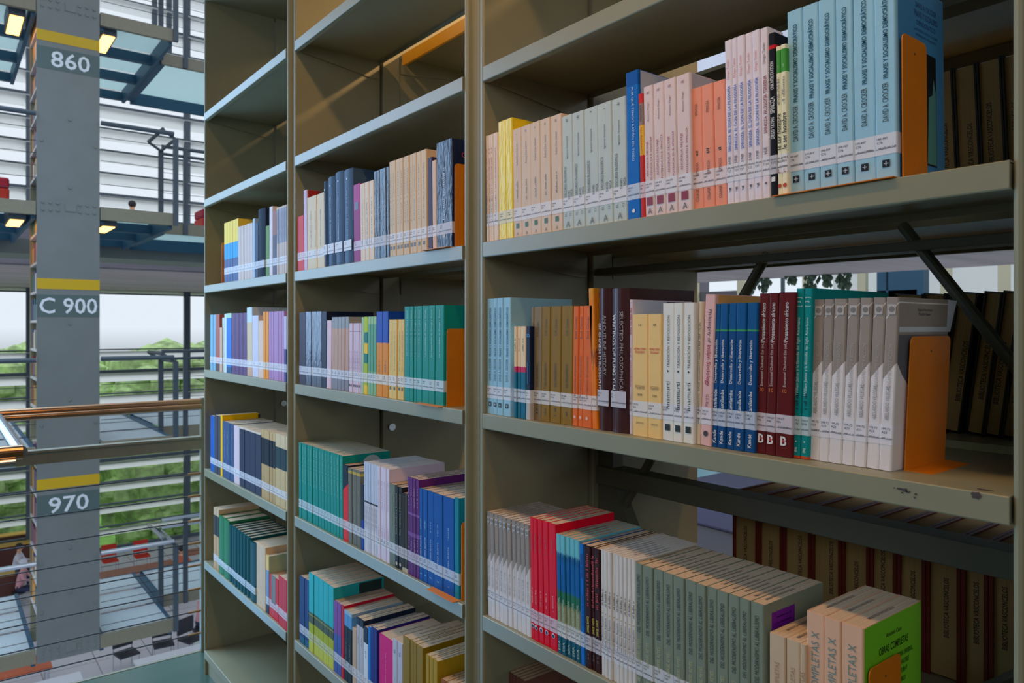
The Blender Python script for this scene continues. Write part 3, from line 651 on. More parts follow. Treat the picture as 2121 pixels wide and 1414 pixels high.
def caso_cover(r, wd, dp, ht):
    x = wd/2 + .0004; p = MB(); p.box(wd/2+.0001, x, .002, dp, ht*.30, ht*.995); o = p.obj('lime_green_cover', mat('lime_green_cover_paint', (128,212,40), rough=.4), r)
    p = MB()
    for s_, L, H, zf, yo in (('Antonio Caso',.040,.0055,.90,.5),('OBRAS COMPLETAS',.075,.0095,.825,.5),('X-EL CONCEPTO DE LA HISTORIA UNIVERSAL',.10,.0062,.75,.5),('Y LA FILOSOFIA DE LOS VALORES',.08,.0062,.70,.5),('LA FILOSOFIA DE LA CULTURA Y',.078,.0062,.65,.48),('EL MATERIALISMO HISTORICO',.068,.0062,.60,.48)):
        put_text(p, s_, (x+.0003, dp*yo, ht*zf), L, H, 'side', 0, .015)
    p.obj('cover_lettering', ink((24,60,14)), o)
    p = MB(); p.box(wd/2+.0001, x, .002, dp, .0, ht*.299); p.obj('black_cover_foot', ink((14,14,16)), r)
run('R',4,[1668.5,1706,1741.6,1787.5],(1745,1290),S('salmon_caso',(224,176,144),cn=None,mk=dict(wr=.12,coat=.1),stamp=True,extra=caso_cover,tx=[('OBRAS COMPLETAS X',.62,.55,.0098,'up',(110,150,150))]),'thick salmon volume of complete works','thick salmon volumes of complete works',dpx=1906)
Xb = Xat(1789,.005)
bookend('R',4,Xb+.004,.008,Yat(1864,Xb+.004),.165,.036,'orange bookend leaning on the lime green cover, low right row')
# ---- right bay, dark lowest shelf
run('R',5,[1003,1085],(1060,1397),S('dark_brown_r5',(110,70,62),cn=None),'dark brown book','dark brown books',n=5,dp=.17,ysp=.06)

# ---- middle bay, top row
run('M',2,[613.5,629],(612,451),S('red_m',(214,26,34)),'short bright red book at the left upright',lean=-1.5)
def redcover(r, wd, dp, ht):
    p = MB(); p.box(wd/2+.0001, wd/2+.0004, .004, dp, ht*.55, ht*.998); p.obj('red_cover_field', ink((170,36,36)), r)
run('M',2,[629,636],(623,397),S('lilac_m',(206,180,200),extra=redcover),'lilac spined book with red cover',lean=-1.2,dpx=664,)
run('M',2,[636,651.5,656.5,671.5],(640,409),S('cream_m',(222,198,160),tx=[('#',.55,.5,.004,'up',(60,56,50))]),'cream paperback','cream paperbacks before the blue hardcovers',lean=-1.2)
for k,(a,b,t,nm) in enumerate(((671.5,680,377,'narrow dark blue hardcover, first of four'),(680,695,369,'dark blue hardcover, second of four'),(695,713,359,'dark blue hardcover, third of four'),(713,732,354,'widest dark blue hardcover, last of four'))):
    run('M',2,[a,b],(a+1,t),S('navy_m',(58,84,116),hard=True,lab='patch',lz=(.033,.060),lop=.95,tx=[('#',.52,.5,.0045,'up',(190,210,230)),('()',.9,.1,.006,'h',(200,220,240))]),nm,lean=-1.2,dp=.16)
run('M',2,[732,746],(728,385),S('purple_m',[(0,(150,30,110)),(.66,(176,46,130))],tx=[('[]',.72,.1,.02,'h',(30,20,50))]),'magenta purple paperback beside blue hardcovers',lean=-1)
run('M',2,[746,756,765,774],(745,382),S('cream_m2',(228,206,180),tx=[('#',.5,.6,.004,'up',(130,110,90))]),'tan white paperback','tan white paperbacks beside the purple book',lean=-1)
run('M',2,[774,780.5,787,800,806],(782,353),S('black_wrinkly',(36,38,50),mk=dict(wr=.5),tx=[('#',.55,.5,.005,'up',(150,140,140))]),'glossy black paperback in film','glossy black paperbacks in film',lean=-.8)
run('M',2,[806,812.5,820,828.5,835,842,848,855,863,872,883.5],(880,309),S('tan_m_long',(214,186,150),mk=dict(wr=.12),tx=[('JUSTICIA Y DERECHO',.6,.55,.0045,'up',(120,130,96)),('[]',.09,.1,.008,'h',(60,50,40))]),'tan paperback with black square','tan paperbacks with black squares',lean=-.8,dpx=912)
run('M',2,[886,895],(884,328),S('plum_m',(60,44,76)),'dark plum paperback',lean=-.8)
run('M',2,[895,903.5],(893,334),S('tan_m_one',(214,182,156)),'tan paperback beside the navy volume',lean=-1)
def com_cover(r, wd, dp, ht):
    p = MB()
    for s_, L, zf in (('COMENTARIOS',.10,.86),('LECTURAS',.08,.78),('A LA',.04,.70),('DE',.03,.63)):
        put_text(p, s_, (wd/2+.0005, .075, ht*zf), L, .011, 'side', 0, .01)
    p.obj('cover_lettering', ink((200,60,40)), r)
run('M',2,[903.5,936],(905,297),S('navy_film',(24,32,60),mk=dict(wr=.9),extra=com_cover,tx=[('#',.5,.5,.008,'up',(180,190,210)),('()',.12,.1,.01,'h',(180,170,150))]),'thick navy book in crinkled film beside bookend',lean=-.6,dp=.16)
Xb = Xat(937,.005)
bookend('M',2,Xb+.004,.008,.13,.175,-.10,'orange bookend beside the thick navy book, middle bay first row')

# ---- middle bay, second row
run('M',3,[619,632.5],(622,647),S('dark_purple_m',(50,36,54)),'dark plum black book at the left upright',dp=.16)
run('M',3,[632.5,644,655,665],(640,646),S('silver_film',(84,90,108),mk=dict(wr=.6)),'silvery black book in film','silvery black books in film',lean=.4)
run('M',3,[665,675],(667,645.5),S('navy_m2',(24,34,58)),'navy black book before the pink spine',lean=.6,dpx=772)
run('M',3,[675,685],(672,664),S('pink_m',(222,186,192)),'single pale pink paperback',lean=1.2)
run('M',3,[685,721],(690,657),S('grey_tan_m',[(0,(132,128,136)),(.26,(190,150,130)),(.84,(146,150,152))]),'grey topped tan paperback','grey topped tan paperbacks',n=5,lean=.8)
run('M',3,[721,747],(725,669.5),S('lilac_m6',(214,190,204),tx=[('#',.45,.3,.003,'up',(110,70,120)),('|',.88,.9,.001,'h',(110,80,120)),('[]',.1,.1,.006,'h',(60,40,80))]),'slim lilac paperback','slim lilac paperbacks',n=6,lean=.7)
run('M',3,[747,752],(745,657),S('pale_green_m',(166,196,160)),'thin pale green paperback before the yellow green book',lean=.8)
run('M',3,[752,760],(750,656.5),S('yellowgreen_m',[(0,(236,190,20)),(.12,(170,186,20)),(.40,(20,120,110)),(.52,(238,190,20)),(.66,(20,120,110)),(.8,(176,196,20))],mk=dict(jag=.05)),'yellow green book with teal patches',lean=.8)
run('M',3,[760,778],(762,656),S('light_green_m',[(0,(130,176,130)),(.3,(96,160,130)),(.9,(150,190,140))]),'light green paperback','light green paperbacks',n=3,lean=.7)
run('M',3,[778,791,803],(785,645.5),S('blue_orange_m',[(0,(224,136,20)),(.63,(20,70,166))],mk=dict(jag=.03),tx=[('#',.35,.15,.006,'up',(120,60,20))]),'blue over orange paperback','blue over orange paperbacks',lean=.4,dpx=840)
run('M',3,[803,812,821,829,835],(797,662),S('yellow_m4',(230,192,110),tx=[('#',.6,.5,.003,'up',(150,110,50)),('[]',.13,.1,.007,'h',(70,60,50))]),'pale yellow paperback','pale yellow paperbacks',lean=1)
def ortega_cover(r, wd, dp, ht):
    p = MB(); n = 18
    p.add([(wd/2+.0004, .098 + .045*math.cos(2*PI*i/n), ht*.80 + .042*math.sin(2*PI*i/n)) for i in range(n)], [tuple(range(n))]); o = p.obj('cover_roundel', ink((20,28,40)), r)
    p = MB(); p.add([(wd/2+.0006, .098 + .041*math.cos(2*PI*i/n), ht*.80 + .038*math.sin(2*PI*i/n)) for i in range(n)], [tuple(range(n))]); p.obj('roundel_centre', ink((186,196,206)), o)
teal = S('teal_ortega',(16,140,128),cn=None,mk=dict(wr=.12),tx=[('Las mocedades de Ortega y Gasset',.72,.48,.0062,'up',(170,220,200))])
t1 = dict(teal); t1['extra'] = ortega_cover
run('M',3,[835,847,855,861,872.5,887,900,918],(845,635),t1,'teal paperback','teal paperbacks beside the orange bookend',lean=.5,dp=.155)
Xb = Xat(919,.005)
bookend('M',3,Xb+.006,.008,.135,.165,-.10,'orange bookend against the teal books, middle bay second row',lean=.5)

# ---- middle bay, third row
t2 = dict(teal); t2['stamp'] = True
def ortega_cover2(r, wd, dp, ht):
    p = MB(); n = 18
    p.add([(wd/2+.0004, .085 + .03*math.cos(2*PI*i/n), ht*.84 + .03*math.sin(2*PI*i/n)) for i in range(n)], [tuple(range(n))]); p.obj('cover_roundel', ink((190,200,200)), r)
t2['extra'] = ortega_cover2
run('M',4,[619,709.6],(706,944),t2,'teal paperback','teal paperbacks packed at left',n=15,lean=-.6,dpx=808)
run('M',4,[710,721],(711,962),S('black_red_m',[(0,(226,30,30)),(.66,(26,30,44))],mk=dict(diag=-.1),stamp=True),'black and red paperback',lean=-.8,dp=.14)
run('M',4,[721,729,738,747],(722,969),S('olive_grey_m',[(0,(110,106,92)),(.93,(190,160,60)),(.965,(116,112,98))],tx=[('#',.5,.5,.004,'up',(160,150,120))]),'olive grey paperback with gold top','olive grey paperbacks with gold tops',lean=-.7,dp=.13)
run('M',4,[747,753],(747,1002),S('blue_thin_m',[(0,(20,60,150)),(.45,(40,44,60))]),'thin blue black paperback',lean=-.6,dp=.12)
run('M',4,[753,782],(752,956),S('white_wave',[(0,(214,212,222)),(.55,(24,30,50)),(.57,(196,206,224))],pg='w',mk=dict(jag=.05),stamp=True,tx=[('#',.4,.25,.003,'up',(90,90,120))]),'bluish white paperback with black wave','bluish white paperbacks with a black wave',n=8,lean=-.5)
run('M',4,[782,806],(783,966),S('white_lilac_m',(222,208,222),pg='w',stamp=True,tx=[('#',.7,.3,.003,'up',(170,140,170)),('#',.3,.12,.003,'up',(200,100,130))]),'white lilac paperback','white lilac paperbacks in the middle',n=4,lean=-.5,dpx=921)
run('M',4,[806,818],(806,1001),S('greygreen_m',(112,122,108),tx=[('#',.7,.4,.004,'up',(180,180,120))]),'single grey green paperback',lean=-.4)
run('M',4,[818,825,832],(818,1006),S('black_von',(40,38,36),tx=[('Von Hombre y Sociedad',.66,.5,.006,'up',(206,190,160)),('()',.06,.1,.008,'h',(220,190,160))]),'black paperback with script title','black paperbacks with script titles',lean=-.4)
run('M',4,[832,843],(833,1021),S('thin_dark_white',[(0,(200,190,170)),(.05,(60,56,52))],pg='w'),'very thin dark booklet','very thin dark booklets',n=3,dp=.12)
run('M',4,[843,849,855,861,867.5],(845,988),S('purple_m4',[(0,(96,40,110)),(.40,(130,80,150)),(.44,(96,38,110)),(.62,(140,90,160)),(.64,(100,40,116))],mk=dict(jag=.03),stamp=True,tx=[('#',.8,.2,.004,'up',(190,150,200)),('#',.28,.2,.004,'up',(190,150,200))]),'purple paperback','purple paperbacks',lean=-.4,dp=.16)
run('M',4,[867.5,875,885,897.5,917,940],(895,1020),S('blue_selecta',(14,82,160),stamp=True,tx=[('OBRA SELECTA',.38,.22,.005,'up',(190,210,236)),('#',.62,.12,.004,'up',(150,190,230)),('#',.08,.03,.003,'h',(190,210,236))]),'strong blue paperback of selected works','strong blue paperbacks of selected works',lean=-.3)
run('M',4,[940,950],(943,1031),S('speckled_teal',(20,130,150),mk=dict(wr=.3)),'speckled turquoise book before the bookend',lean=-.3)
Xb = Xat(951,.005)
bookend('M',4,Xb+.003,.008,.13,.16,-.10,'orange bookend at the right upright, middle bay third row')

# ---- middle bay, lowest row
run('M',5,[620,630,639],(622,1193),S('navy_speck',[(0,(10,90,120)),(.1,(16,52,110))],mk=dict(jag=.06),stamp=True),'dark blue book','dark blue books at the left upright')
def turq(r, wd, dp, ht):
    p = MB(); p.box(wd/2+.0001, wd/2+.0004, dp*.5, dp*.96, ht*.82, ht*.985); p.obj('dark_cover_patch', ink((30,60,60)), r)
run('M',5,[639,690],(685,1215),S('turq_yellow',[(0,(196,196,70)),(.14,(170,176,10)),(.36,(76,84,60)),(.46,(150,160,40)),(.47,(76,84,60)),(.50,(40,174,178))],lop=.6,mk=dict(jag=.03),stamp=True,extra=turq),'turquoise and yellow paperback','turquoise and yellow paperbacks',n=5,dpx=794)
run('M',5,[690,698,706],(692,1244),S('purple_blue',[(0,(70,90,160)),(.55,(130,70,150))],stamp=True),'violet and blue paperback','violet and blue paperbacks')
run('M',5,[706,711],(707,1253),S('crimson_thin',(200,20,50)),'thin crimson book')
run('M',5,[711,719.5,728],(713,1263),S('black_photo',[(0,(20,24,34)),(.78,(90,150,200)),(.95,(150,180,200))],stamp=True,tx=[('#',.4,.3,.006,'up',(120,90,90))]),'black book with pale blue top','black books with pale blue tops')
run('M',5,[728.5,737],(730,1300),S('small_tan_m',(206,170,140)),'short tan booklet',dp=.12)
run('M',5,[737,744.5,752],(739,1278),S('greywhite_m',[(0,(190,188,194)),(.78,(186,184,188)),(.9,(30,40,60))],stamp=True,tx=[('#',.7,.12,.005,'up',GRY)]),'greyish white paperback with dark top','greyish white paperbacks with dark tops')
run('M',5,[752,761],(755,1299),S('white_navytop',[(0,(222,226,232)),(.78,(24,36,60))],pg='w',stamp=True,tx=[('#',.6,.12,.005,'up',(60,90,140))]),'white book with navy top')
run('M',5,[761,767],(763,1299),S('azure_thin',(30,120,200)),'thin azure book')
run('M',5,[767,773.5,780],(771,1300),S('indigo_m',[(0,(210,210,230)),(.1,(40,50,130))],stamp=True),'indigo book','indigo books')
run('M',5,[784.5,812],(785,1311),S('magenta',(220,10,120),stamp=True,tx=[('#',.55,.5,.004,'up',(240,140,190))]),'thick magenta book')
run('M',5,[812,822,832.5],(812,1321),S('grey85',(196,192,206),stamp=True,tx=[('85',.86,None,.007,'up',(60,60,80)),('#',.4,.3,.003,'up',(140,140,160))]),'pale grey lilac paperback','pale grey lilac paperbacks')
run('M',5,[833,848,855,862,875],(850,1327),S('olive_m',(146,116,24),stamp=True,tx=[('#',.3,.4,.005,'up',(90,70,10))]),'mustard olive paperback','mustard olive paperbacks')
run('M',5,[880,888,896,905],(884,1357),S('olive_red',[(0,(176,140,30))],stamp=True,tx=[('#',.3,.4,.005,'up',(90,70,10))]),'short mustard paperback','short mustard paperbacks',ysp=.001,dp=.12)
run('M',5,[912,955],(915,1407),S('rust_m',(150,86,40),stamp=True),'rust brown book','rust brown books lying lowest',n=4,dp=.13)

# ---- left bay, top row
Xb = Xat(459.5,.005)
bookend('L',2,Xb-.014,.008,.12,.155,.012,'orange bookend at the left end of the left bay top row')
run('L',2,[463.5,469.5,475.5,481.5,487.5,493],(490,453),S('yellow_cyan',[(0,(60,84,130)),(.38,(10,150,206)),(.64,(240,204,70))]),'yellow and cyan paperback','yellow and cyan paperbacks',lean=-.6)
run('L',2,[493,523],(497,469),S('lilac_tan_l',(204,184,176)),'greyish lilac paperback','greyish lilac paperbacks',n=5,lean=-.6,dh=.001)
run('L',2,[523,527],(521,454),S('paleblue_l',(160,190,220)),'thin pale blue book')
run('L',2,[527,534],(528,462),S('navy_l',(16,40,70)),'navy book in front of the black hardcover')
run('L',2,[534,549.5],(536,435),S('black_hard_l',(18,34,56),hard=True,mk=dict(rough=.7)),'tall black hardcover with green edge')
run('L',2,[549.5,557],(549,469),S('green_l',(92,130,30)),'short green book')
run('L',2,[557,564],(555,430),S('white_l',(220,206,206)),'tall whitish book right of the green book')
run('L',2,[564,572],(563,439),S('rust_l',[(0,(80,76,100)),(.4,(70,66,84)),(.62,(150,90,80))]),'rust and slate paperback')
run('L',2,[572,598],(595,423),S('striped_l',[(0,(200,180,170)),(.46,(150,150,166)),(.97,(206,186,166))],tx=[('#',.72,.4,.004,'up',(90,90,110))]),'striped grey and tan paperback','striped grey and tan paperbacks',n=6,lean=-.5)
# ---- left bay, second row
run('L',3,[435,440.5,446],(436,652),S('lightblue_l',(120,170,196)),'light blue paperback','light blue paperbacks at the end panel',lean=.5)
run('L',3,[446,454],(447,651),S('terracotta',[(0,(90,60,60)),(.2,(200,60,40)),(.27,(170,84,66))]),'terracotta paperback')
run('L',3,[454,459.5],(454,678.5),S('tan_l',(206,166,140)),'short tan paperback',ysp=.001)
run('L',3,[459.5,464],(459,658),S('whitegreen_l',(190,206,200)),'narrow greenish white book')
run('L',3,[464,468.5],(463,650),S('white_l2',(206,220,228)),'narrow white book before the azure one')
run('L',3,[468.5,478.5],(468,649),S('azure_l',[(0,(10,80,120)),(.1,(20,110,196)),(.92,(170,210,180))]),'azure book with pale green top')
run('L',3,[478.5,511],(482,649),S('purple_l',(92,58,106)),'dark purple paperback','dark purple paperbacks',n=4)
run('L',3,[511,522],(510,637),S('bone_l',[(0,(206,160,130)),(.2,(216,190,150)),(.78,(196,214,236))]),'tall bone coloured book with white top',dpx=600,lean=-.8)
run('L',3,[522,535],(519,654),S('whitelilac_l',(206,200,216)),'broad whitish lilac paperback',lean=-.6)
run('L',3,[535,545],(534,664.5),S('peach_l',(224,190,166)),'peach paperback beside two orange books',lean=-.6)
run('L',3,[545,550,555.5],(543,646),S('orange_l',(236,146,20)),'orange paperback','orange paperbacks',lean=-.4)
run('L',3,[555.5,588],(560,645.5),S('mauve_l',(176,130,176)),'mauve pink paperback','mauve pink paperbacks',n=6,lean=-.3)
run('L',3,[588,593,598],(590,655),S('lilac_navy',[(0,(60,54,110)),(.5,(196,186,210))]),'lilac over navy paperback','lilac over navy paperbacks',lean=-.3)
# ---- left bay, third row
run('L',4,[435,444],(434,860),S('blue_l5',(20,90,170)),'bright blue book at the end panel')
run('L',4,[444,450,456],(445,859.5),S('charcoal_l5',(70,70,84)),'charcoal paperback','charcoal paperbacks')
run('L',4,[456,460],(455,858.5),S('yellow_l5',(246,190,10)),'thin golden yellow book',dpx=534)
run('L',4,[460,484],(464,873),S('denim_l5',(60,84,124),tx=[('#',.6,.5,.004,'up',(160,180,200))],stamp=True),'denim blue paperback','denim blue paperbacks',n=3,lean=-.5)
run('L',4,[484,495.5],(482,880),S('blush_l5',(220,196,200),stamp=True),'blush white paperback',lean=-.4)
run('L',4,[495.5,540],(497,884),S('navy_l5',[(0,(50,54,76)),(.97,(220,200,180))],stamp=True),'navy paperback','navy paperbacks',n=4,lean=-.5)
run('L',4,[540,570],(541,889),S('tan_black',[(0,(190,156,106)),(.50,(30,34,46)),(.88,(200,168,116))],stamp=True),'tan paperback with black panel','tan paperbacks with black panels',n=5,lean=-.3)
run('L',4,[570,601],(575,899),S('tanwhite_black',[(0,(206,176,126)),(.52,(40,60,66)),(.82,(214,190,150))],stamp=True),'pale tan book with dark panel','pale tan books with dark panels',n=3,lean=-.2)
# ---- left bay, lowest row
run('L',5,[442,447,452.5],(444,1051),S('tan_l6',[(0,(196,156,110)),(.55,(50,46,46)),(.88,(206,176,140))]),'pale tan book','pale tan books at the end panel',dpx=536)
run('L',5,[452.5,459.5,466.5,474],(458,1069),S('green_l6',(40,120,70)),'green hardcover','green hardcovers',hard if False else None) if False else None
run('L',5,[452.5,463,474],(458,1070),S('green_l6',(46,122,76),hard=True),'leaf green hardcover','leaf green hardcovers')
run('L',5,[474,517],(480,1090),S('teal_l6',(10,84,90),hard=True,stamp=False),'dark teal hardcover','dark teal hardcovers',n=7)
run('L',5,[517,530.5],(519,1120),S('teal_dark_l6',(10,70,74),hard=True),'thick dark teal hardcover')
run('L',5,[530.5,549],(528,1121),S('cream_orange',(220,186,150),lab=None,extra=None),'thick cream book with orange cover',dp=.17)
run('L',5,[550,556],(552,1150),S('yellow_green_l6',[(0,(40,44,60)),(.15,(120,150,190)),(.75,(230,196,110))],extra=lambda r,wd,dp,ht: MB().box(wd/2+.0001, wd/2+.0005, .001, dp, 0, ht).obj('pale_green_cover', ink((176,196,160)), r)),'narrow yellow book with pale green cover',dp=.15)
run('L',5,[557,575],(556,1188),S('red_brown_l6',(216,20,36),tx=[('|',.70,.5,.09,'h',(120,84,40)),('()',.13,.1,.01,'h',(190,20,40))]),'red book with brown spine panel',ysp=.004,dp=.12)
run('L',5,[575,584,593,602],(577,1193),S('red_l6',(206,30,44),stamp=True),'red paperback','red paperbacks',ysp=.001,dp=.12)

# ---- rear shelves: volumes whose fore edges face the viewer
def rear_book(lvl, x0, x1, ht, label, group, lean=0, cov=(96,34,24), yf=0.425, dp=0.225, seed=0, stamp=True):
    wd = x1 - x0 - .0012; r = empty('rear_volume', label, 'book', ((x0+x1)/2, yf, EYE + LV[lvl] + .0004 + abs(math.sin(math.radians(lean)))*wd/2), group)
    r.rotation_euler = (0, math.radians(lean), 0)
    t = .0056 if lvl == 4 else .0026
    cm = mat('rear_cover_%d_%d_%d' % cov, cov, rough=.5)
    p = MB(); h = wd/2
    prof = [(-h, 0), (-h, dp-.004), (-h+.004, dp), (h-.004, dp), (h, dp-.004), (h, 0), (h-t, 0), (h-t, dp-t-.003), (-h+t, dp-t-.003), (-h+t, 0)]
    N = len(prof); vs = [(a,b,0) for a,b in prof] + [(a,b,ht) for a,b in prof]
    fs = [(i,(i+1)%N,(i+1)%N+N,i+N) for i in range(N)]
    for o in (0, N): fs += [tuple(i+o for i in f) for f in ((0,1,8,9),(1,2,3,4,7,8),(4,5,6,7))]
    p.add(vs, fs); p.obj('cover', cm, r)
    p = MB(); p.box(-h+t+.0001, h-t-.0001, .004, dp-.007, .003, ht-.003); p.obj('page_block', M_FORE, r)
    if stamp:
        R = random.Random(seed); p = MB()
        put_text(p, 'BIBLIOTECA VASCONCELOS', (R.uniform(-.1,.2)*wd, .0036, ht*R.uniform(.42,.58)), .095, .0075, 'up', 0, .012)
        p.obj('page_stamp', ink((44,34,34)), r)
xs = [1517,1570,1621,1680,1743,1801,1857,1917,1990,2047,2108]
X4 = [Xat(x, .425) for x in xs]
for i in range(10):
    rear_book(4, X4[i], X4[i+1], .232, '%s from left of ten bulky volumes, fore edges out, rear low shelf' % ORD[i], 'bulky volumes on the rear low shelf', seed=i+3, cov=(120,38,18) )
xs = [1837,1897,1943,1987]
X3 = [Xat(x, .425) for x in xs]
for i in range(3):
    rear_book(3, X3[i], X3[i+1], .222, '%s from left of three dark rear volumes behind the taupe books and bookend' % ORD[i], 'dark volumes on the rear middle shelf', lean=7 if i == 2 else 3, cov=(40,32,26), seed=i+20)
xs = [1998,2036,2072,2112]
X3 = [Xat(x, .425) for x in xs]
for i in range(3):
    rear_book(3, X3[i], X3[i+1], .222, '%s from left of three tilted brown volumes behind the diagonal rod' % ORD[i], 'tilted volumes on the rear middle shelf', lean=7, cov=(44,36,26), seed=i+30)
xs = [1890,1940,1987,2036,2089,2130]
X2 = [Xat(x, .425) for x in xs]
for i in range(5):
    rear_book(2, X2[i], X2[i+1], .243, '%s from left of five brown volumes, fore edges out, rear top shelf' % ORD[i], 'brown volumes on the rear top shelf', lean=-2.5, cov=(40,34,22), seed=i+40)

# ---------------------------------------------------------------- the walkway we stand on
FLOORM = mat('green_glass_floor', (74,98,88), rough=0.18, noise=0.06, nscale=2, spec=0.6)
def struct(o, kind='structure'): o['kind'] = kind; return o
m = MB(); m.box(-3.30, 2.0, -0.66, 0.68, -0.14, 0.0); m.box(-2.2, 2.0, -2.4, -0.66, -0.14, 0.0); struct(m.obj('floor', FLOORM))
m = MB(); m.box(-3.315, -3.30, -0.68, 0.70, -0.16, 0.002); struct(m.obj('trim_1', M_LIP))
CEILM = mat('walkway_underside', (150,156,158), rough=0.7)
m = MB(); m.box(-3.30, 2.4, -2.4, 1.9, EYE + 1.56, EYE + 1.70); struct(m.obj('ceiling', CEILM))
m = MB(); m.box(-2.2, 2.4, -2.5, -2.4, -0.14, EYE + 1.70); struct(m.obj('wall_blocker_behind', mat('light_blocker_brown', (92,84,70), rough=.7)))  # unseen wall, added to block sky light from behind the camera
m = MB(); m.box(2.4, 2.5, -2.5, 1.9, -0.14, EYE + 1.70); struct(m.obj('wall_blocker_right', mat('light_blocker_brown', (92,84,70))))  # unseen side wall, added to keep stray sky light out
# warm lamp under the walkway above
LAMPM = mat('warm_lamp_diffuser', (255,176,84), emis=6)
def lamp_fixture(x0, x1, y0, y1, z, label, power=0, col=(1.0,.60,.25), top=.06):
    r = empty('strip_lamp', label, 'lamp', ((x0+x1)/2, (y0+y1)/2, z), 'warm strip lamps under the walkways')
    hx, hy = (x1-x0)/2, (y1-y0)/2
    m = MB(); m.box(-hx-.02, hx+.02, -hy-.02, hy+.02, 0.01, top); m.obj('housing', M_DKST, r)
    m = MB(); m.box(-hx, hx, -hy, hy, 0.0, 0.0099); m.obj('diffuser', LAMPM, r)
    if power:
        l = bpy.data.lights.new('lamp_light', 'AREA'); l.shape = 'RECTANGLE'; l.size = 2*hx; l.size_y = 2*hy; l.energy = power; l.color = col
        o = bpy.data.objects.new('lamp_light', l); COL.objects.link(o); o.parent = r; o.location = (0,0,-.004)
lamp_fixture(-1.5, -0.3, -0.56, -0.46, EYE + 1.50, 'warm strip lamp over the aisle, above the picture', 8.5)
lamp_fixture(-1.75, -0.35, 1.05, 1.15, EYE + 1.50, 'warm strip lamp over the far aisle behind the bookcase', 22)

# end railing of our walkway
rl = empty('railing', 'bronze tube handrail with flat rail and thin cables across the walkway end', 'railing', (-3.30, 0, 0))
def tubeo(name, p, q, rad, mt, par, n=14):
    m = MB(); o_ = Vector(par.location) if par else Vector((0,0,0)); m.tube(Vector(p)-o_, Vector(q)-o_, rad, n); return m.obj(name, mt, par, smooth=False)
yE = 0.045
tubeo('handrail', (-3.30, -0.70, EYE-0.318), (-3.30, yE, EYE-0.318), .0165, M_BRONZE, rl, 20)
tubeo('handrail', (-3.285, -0.70, EYE-0.334), (-3.285, yE, EYE-0.334), .012, M_BRONZE, rl, 20)
m = MB(); m.box(-.012, .012, -0.72, yE, EYE-0.515, EYE-0.463); m.box(-.022, .022, -0.72, yE, EYE-0.470, EYE-0.462); m.obj('flat_rail', M_LIP, rl)
for k, h in enumerate((-.62,-.715,-.82,-.915,-1.01,-1.11,-1.205,-1.30)):
    tubeo('cable', (-3.30, -0.70, EYE+h), (-3.30, yE, EYE+h), .0025, M_CABLE, rl, 6)
    tubeo('cable_fitting', (-3.30, yE-.05, EYE+h), (-3.30, yE, EYE+h), .005, M_BRONZE, rl, 8)
m = MB(); m.box(-.012, .012, yE, yE+.05, 0, EYE-0.30); m.obj('post', M_LIP, rl)
m = MB(); m.box(-.012, .012, -.76, -.72, 0, EYE-0.33); m.obj('post', M_LIP, rl)
# ledge frame of steel tubes at the left
lg = empty('railing_ledge', 'stainless tube ledge frame jutting in at the left picture edge', 'ledge', (-2.75, -0.9, EYE-.32))
lx0, lx1, ly = -3.30, -2.26, -0.672
tubeo('side_tube', (lx0+.02, ly, EYE-.318), (lx1, ly, EYE-.318), .016, M_STAINLESS, lg, 18)
tubeo('side_tube', (lx0+.02, ly-.045, EYE-.325), (lx1-.02, ly-.045, EYE-.325), .011, M_STAINLESS, lg, 18)
tubeo('side_tube', (lx0+.02, ly-.085, EYE-.325), (lx1-.02, ly-.085, EYE-.325), .011, M_STAINLESS, lg, 18)
m = MB(); m.box(lx0+2.75+.02, lx1+2.75-.03, -.9+.9-.6, -.9+.9+.115, -.03, -.022); m.obj('ledge_plate', M_GREYST, lg)
tubeo('front_tube', (lx1, -1.9, EYE-.318), (lx1, ly+.004, EYE-.318), .0185, M_BRONZE, lg, 20)
tubeo('front_tube', (lx1+.012, -1.9, EYE-.342), (lx1+.012, ly-.012, EYE-.342), .012, M_STAINLESS, lg, 20)
m = MB(); m.prism([(-.55, -.05), (.10, -.05), (-.10, -.13), (-.55, -.30)], -.40, -.39, 'x'); m.obj('bracket_plate', M_LIP, lg)

# ---------------------------------------------------------------- tower of shelves across the atrium
TX = -10.7; TY0, TY1 = 0.12, 0.80; TL = -11.5
LVD = (4.02, 1.53, -1.48, -3.96)              # walkway tops, relative to the eye
tw = empty('bookstack_tower', 'tall grey bookstack end panel with yellow bands and numbers 860, C 900, 970', 'bookstack', (TX, (TY0+TY1)/2, EYE-4.2))
def T(p): return (p[0]-TX, p[1]-(TY0+TY1)/2, p[2]+4.2)
def tbox(name, x0,x1,y0,y1,h0,h1, mt, par=tw):
    m = MB(); a = T((x0,y0,h0)); b = T((x1,y1,h1)); m.box(a[0],b[0],a[1],b[1],a[2],b[2]); return m.obj(name, mt, par)
tbox('end_panel', TX-.04, TX, TY0, TY1, -4.12, 9, M_GREYST)
tbox('back_panel', TL, TX-.04, (TY0+TY1)/2-.02, (TY0+TY1)/2+.02, -4.12, 9, M_GREYST)
tbox('far_panel', TL-.04, TL, TY0, TY1, -4.12, 9, M_SH)
YEL = mat('yellow_band_paint', (206,168,20), rough=.5); SIGN = mat('dark_sign_band', (84,104,104), rough=.5)
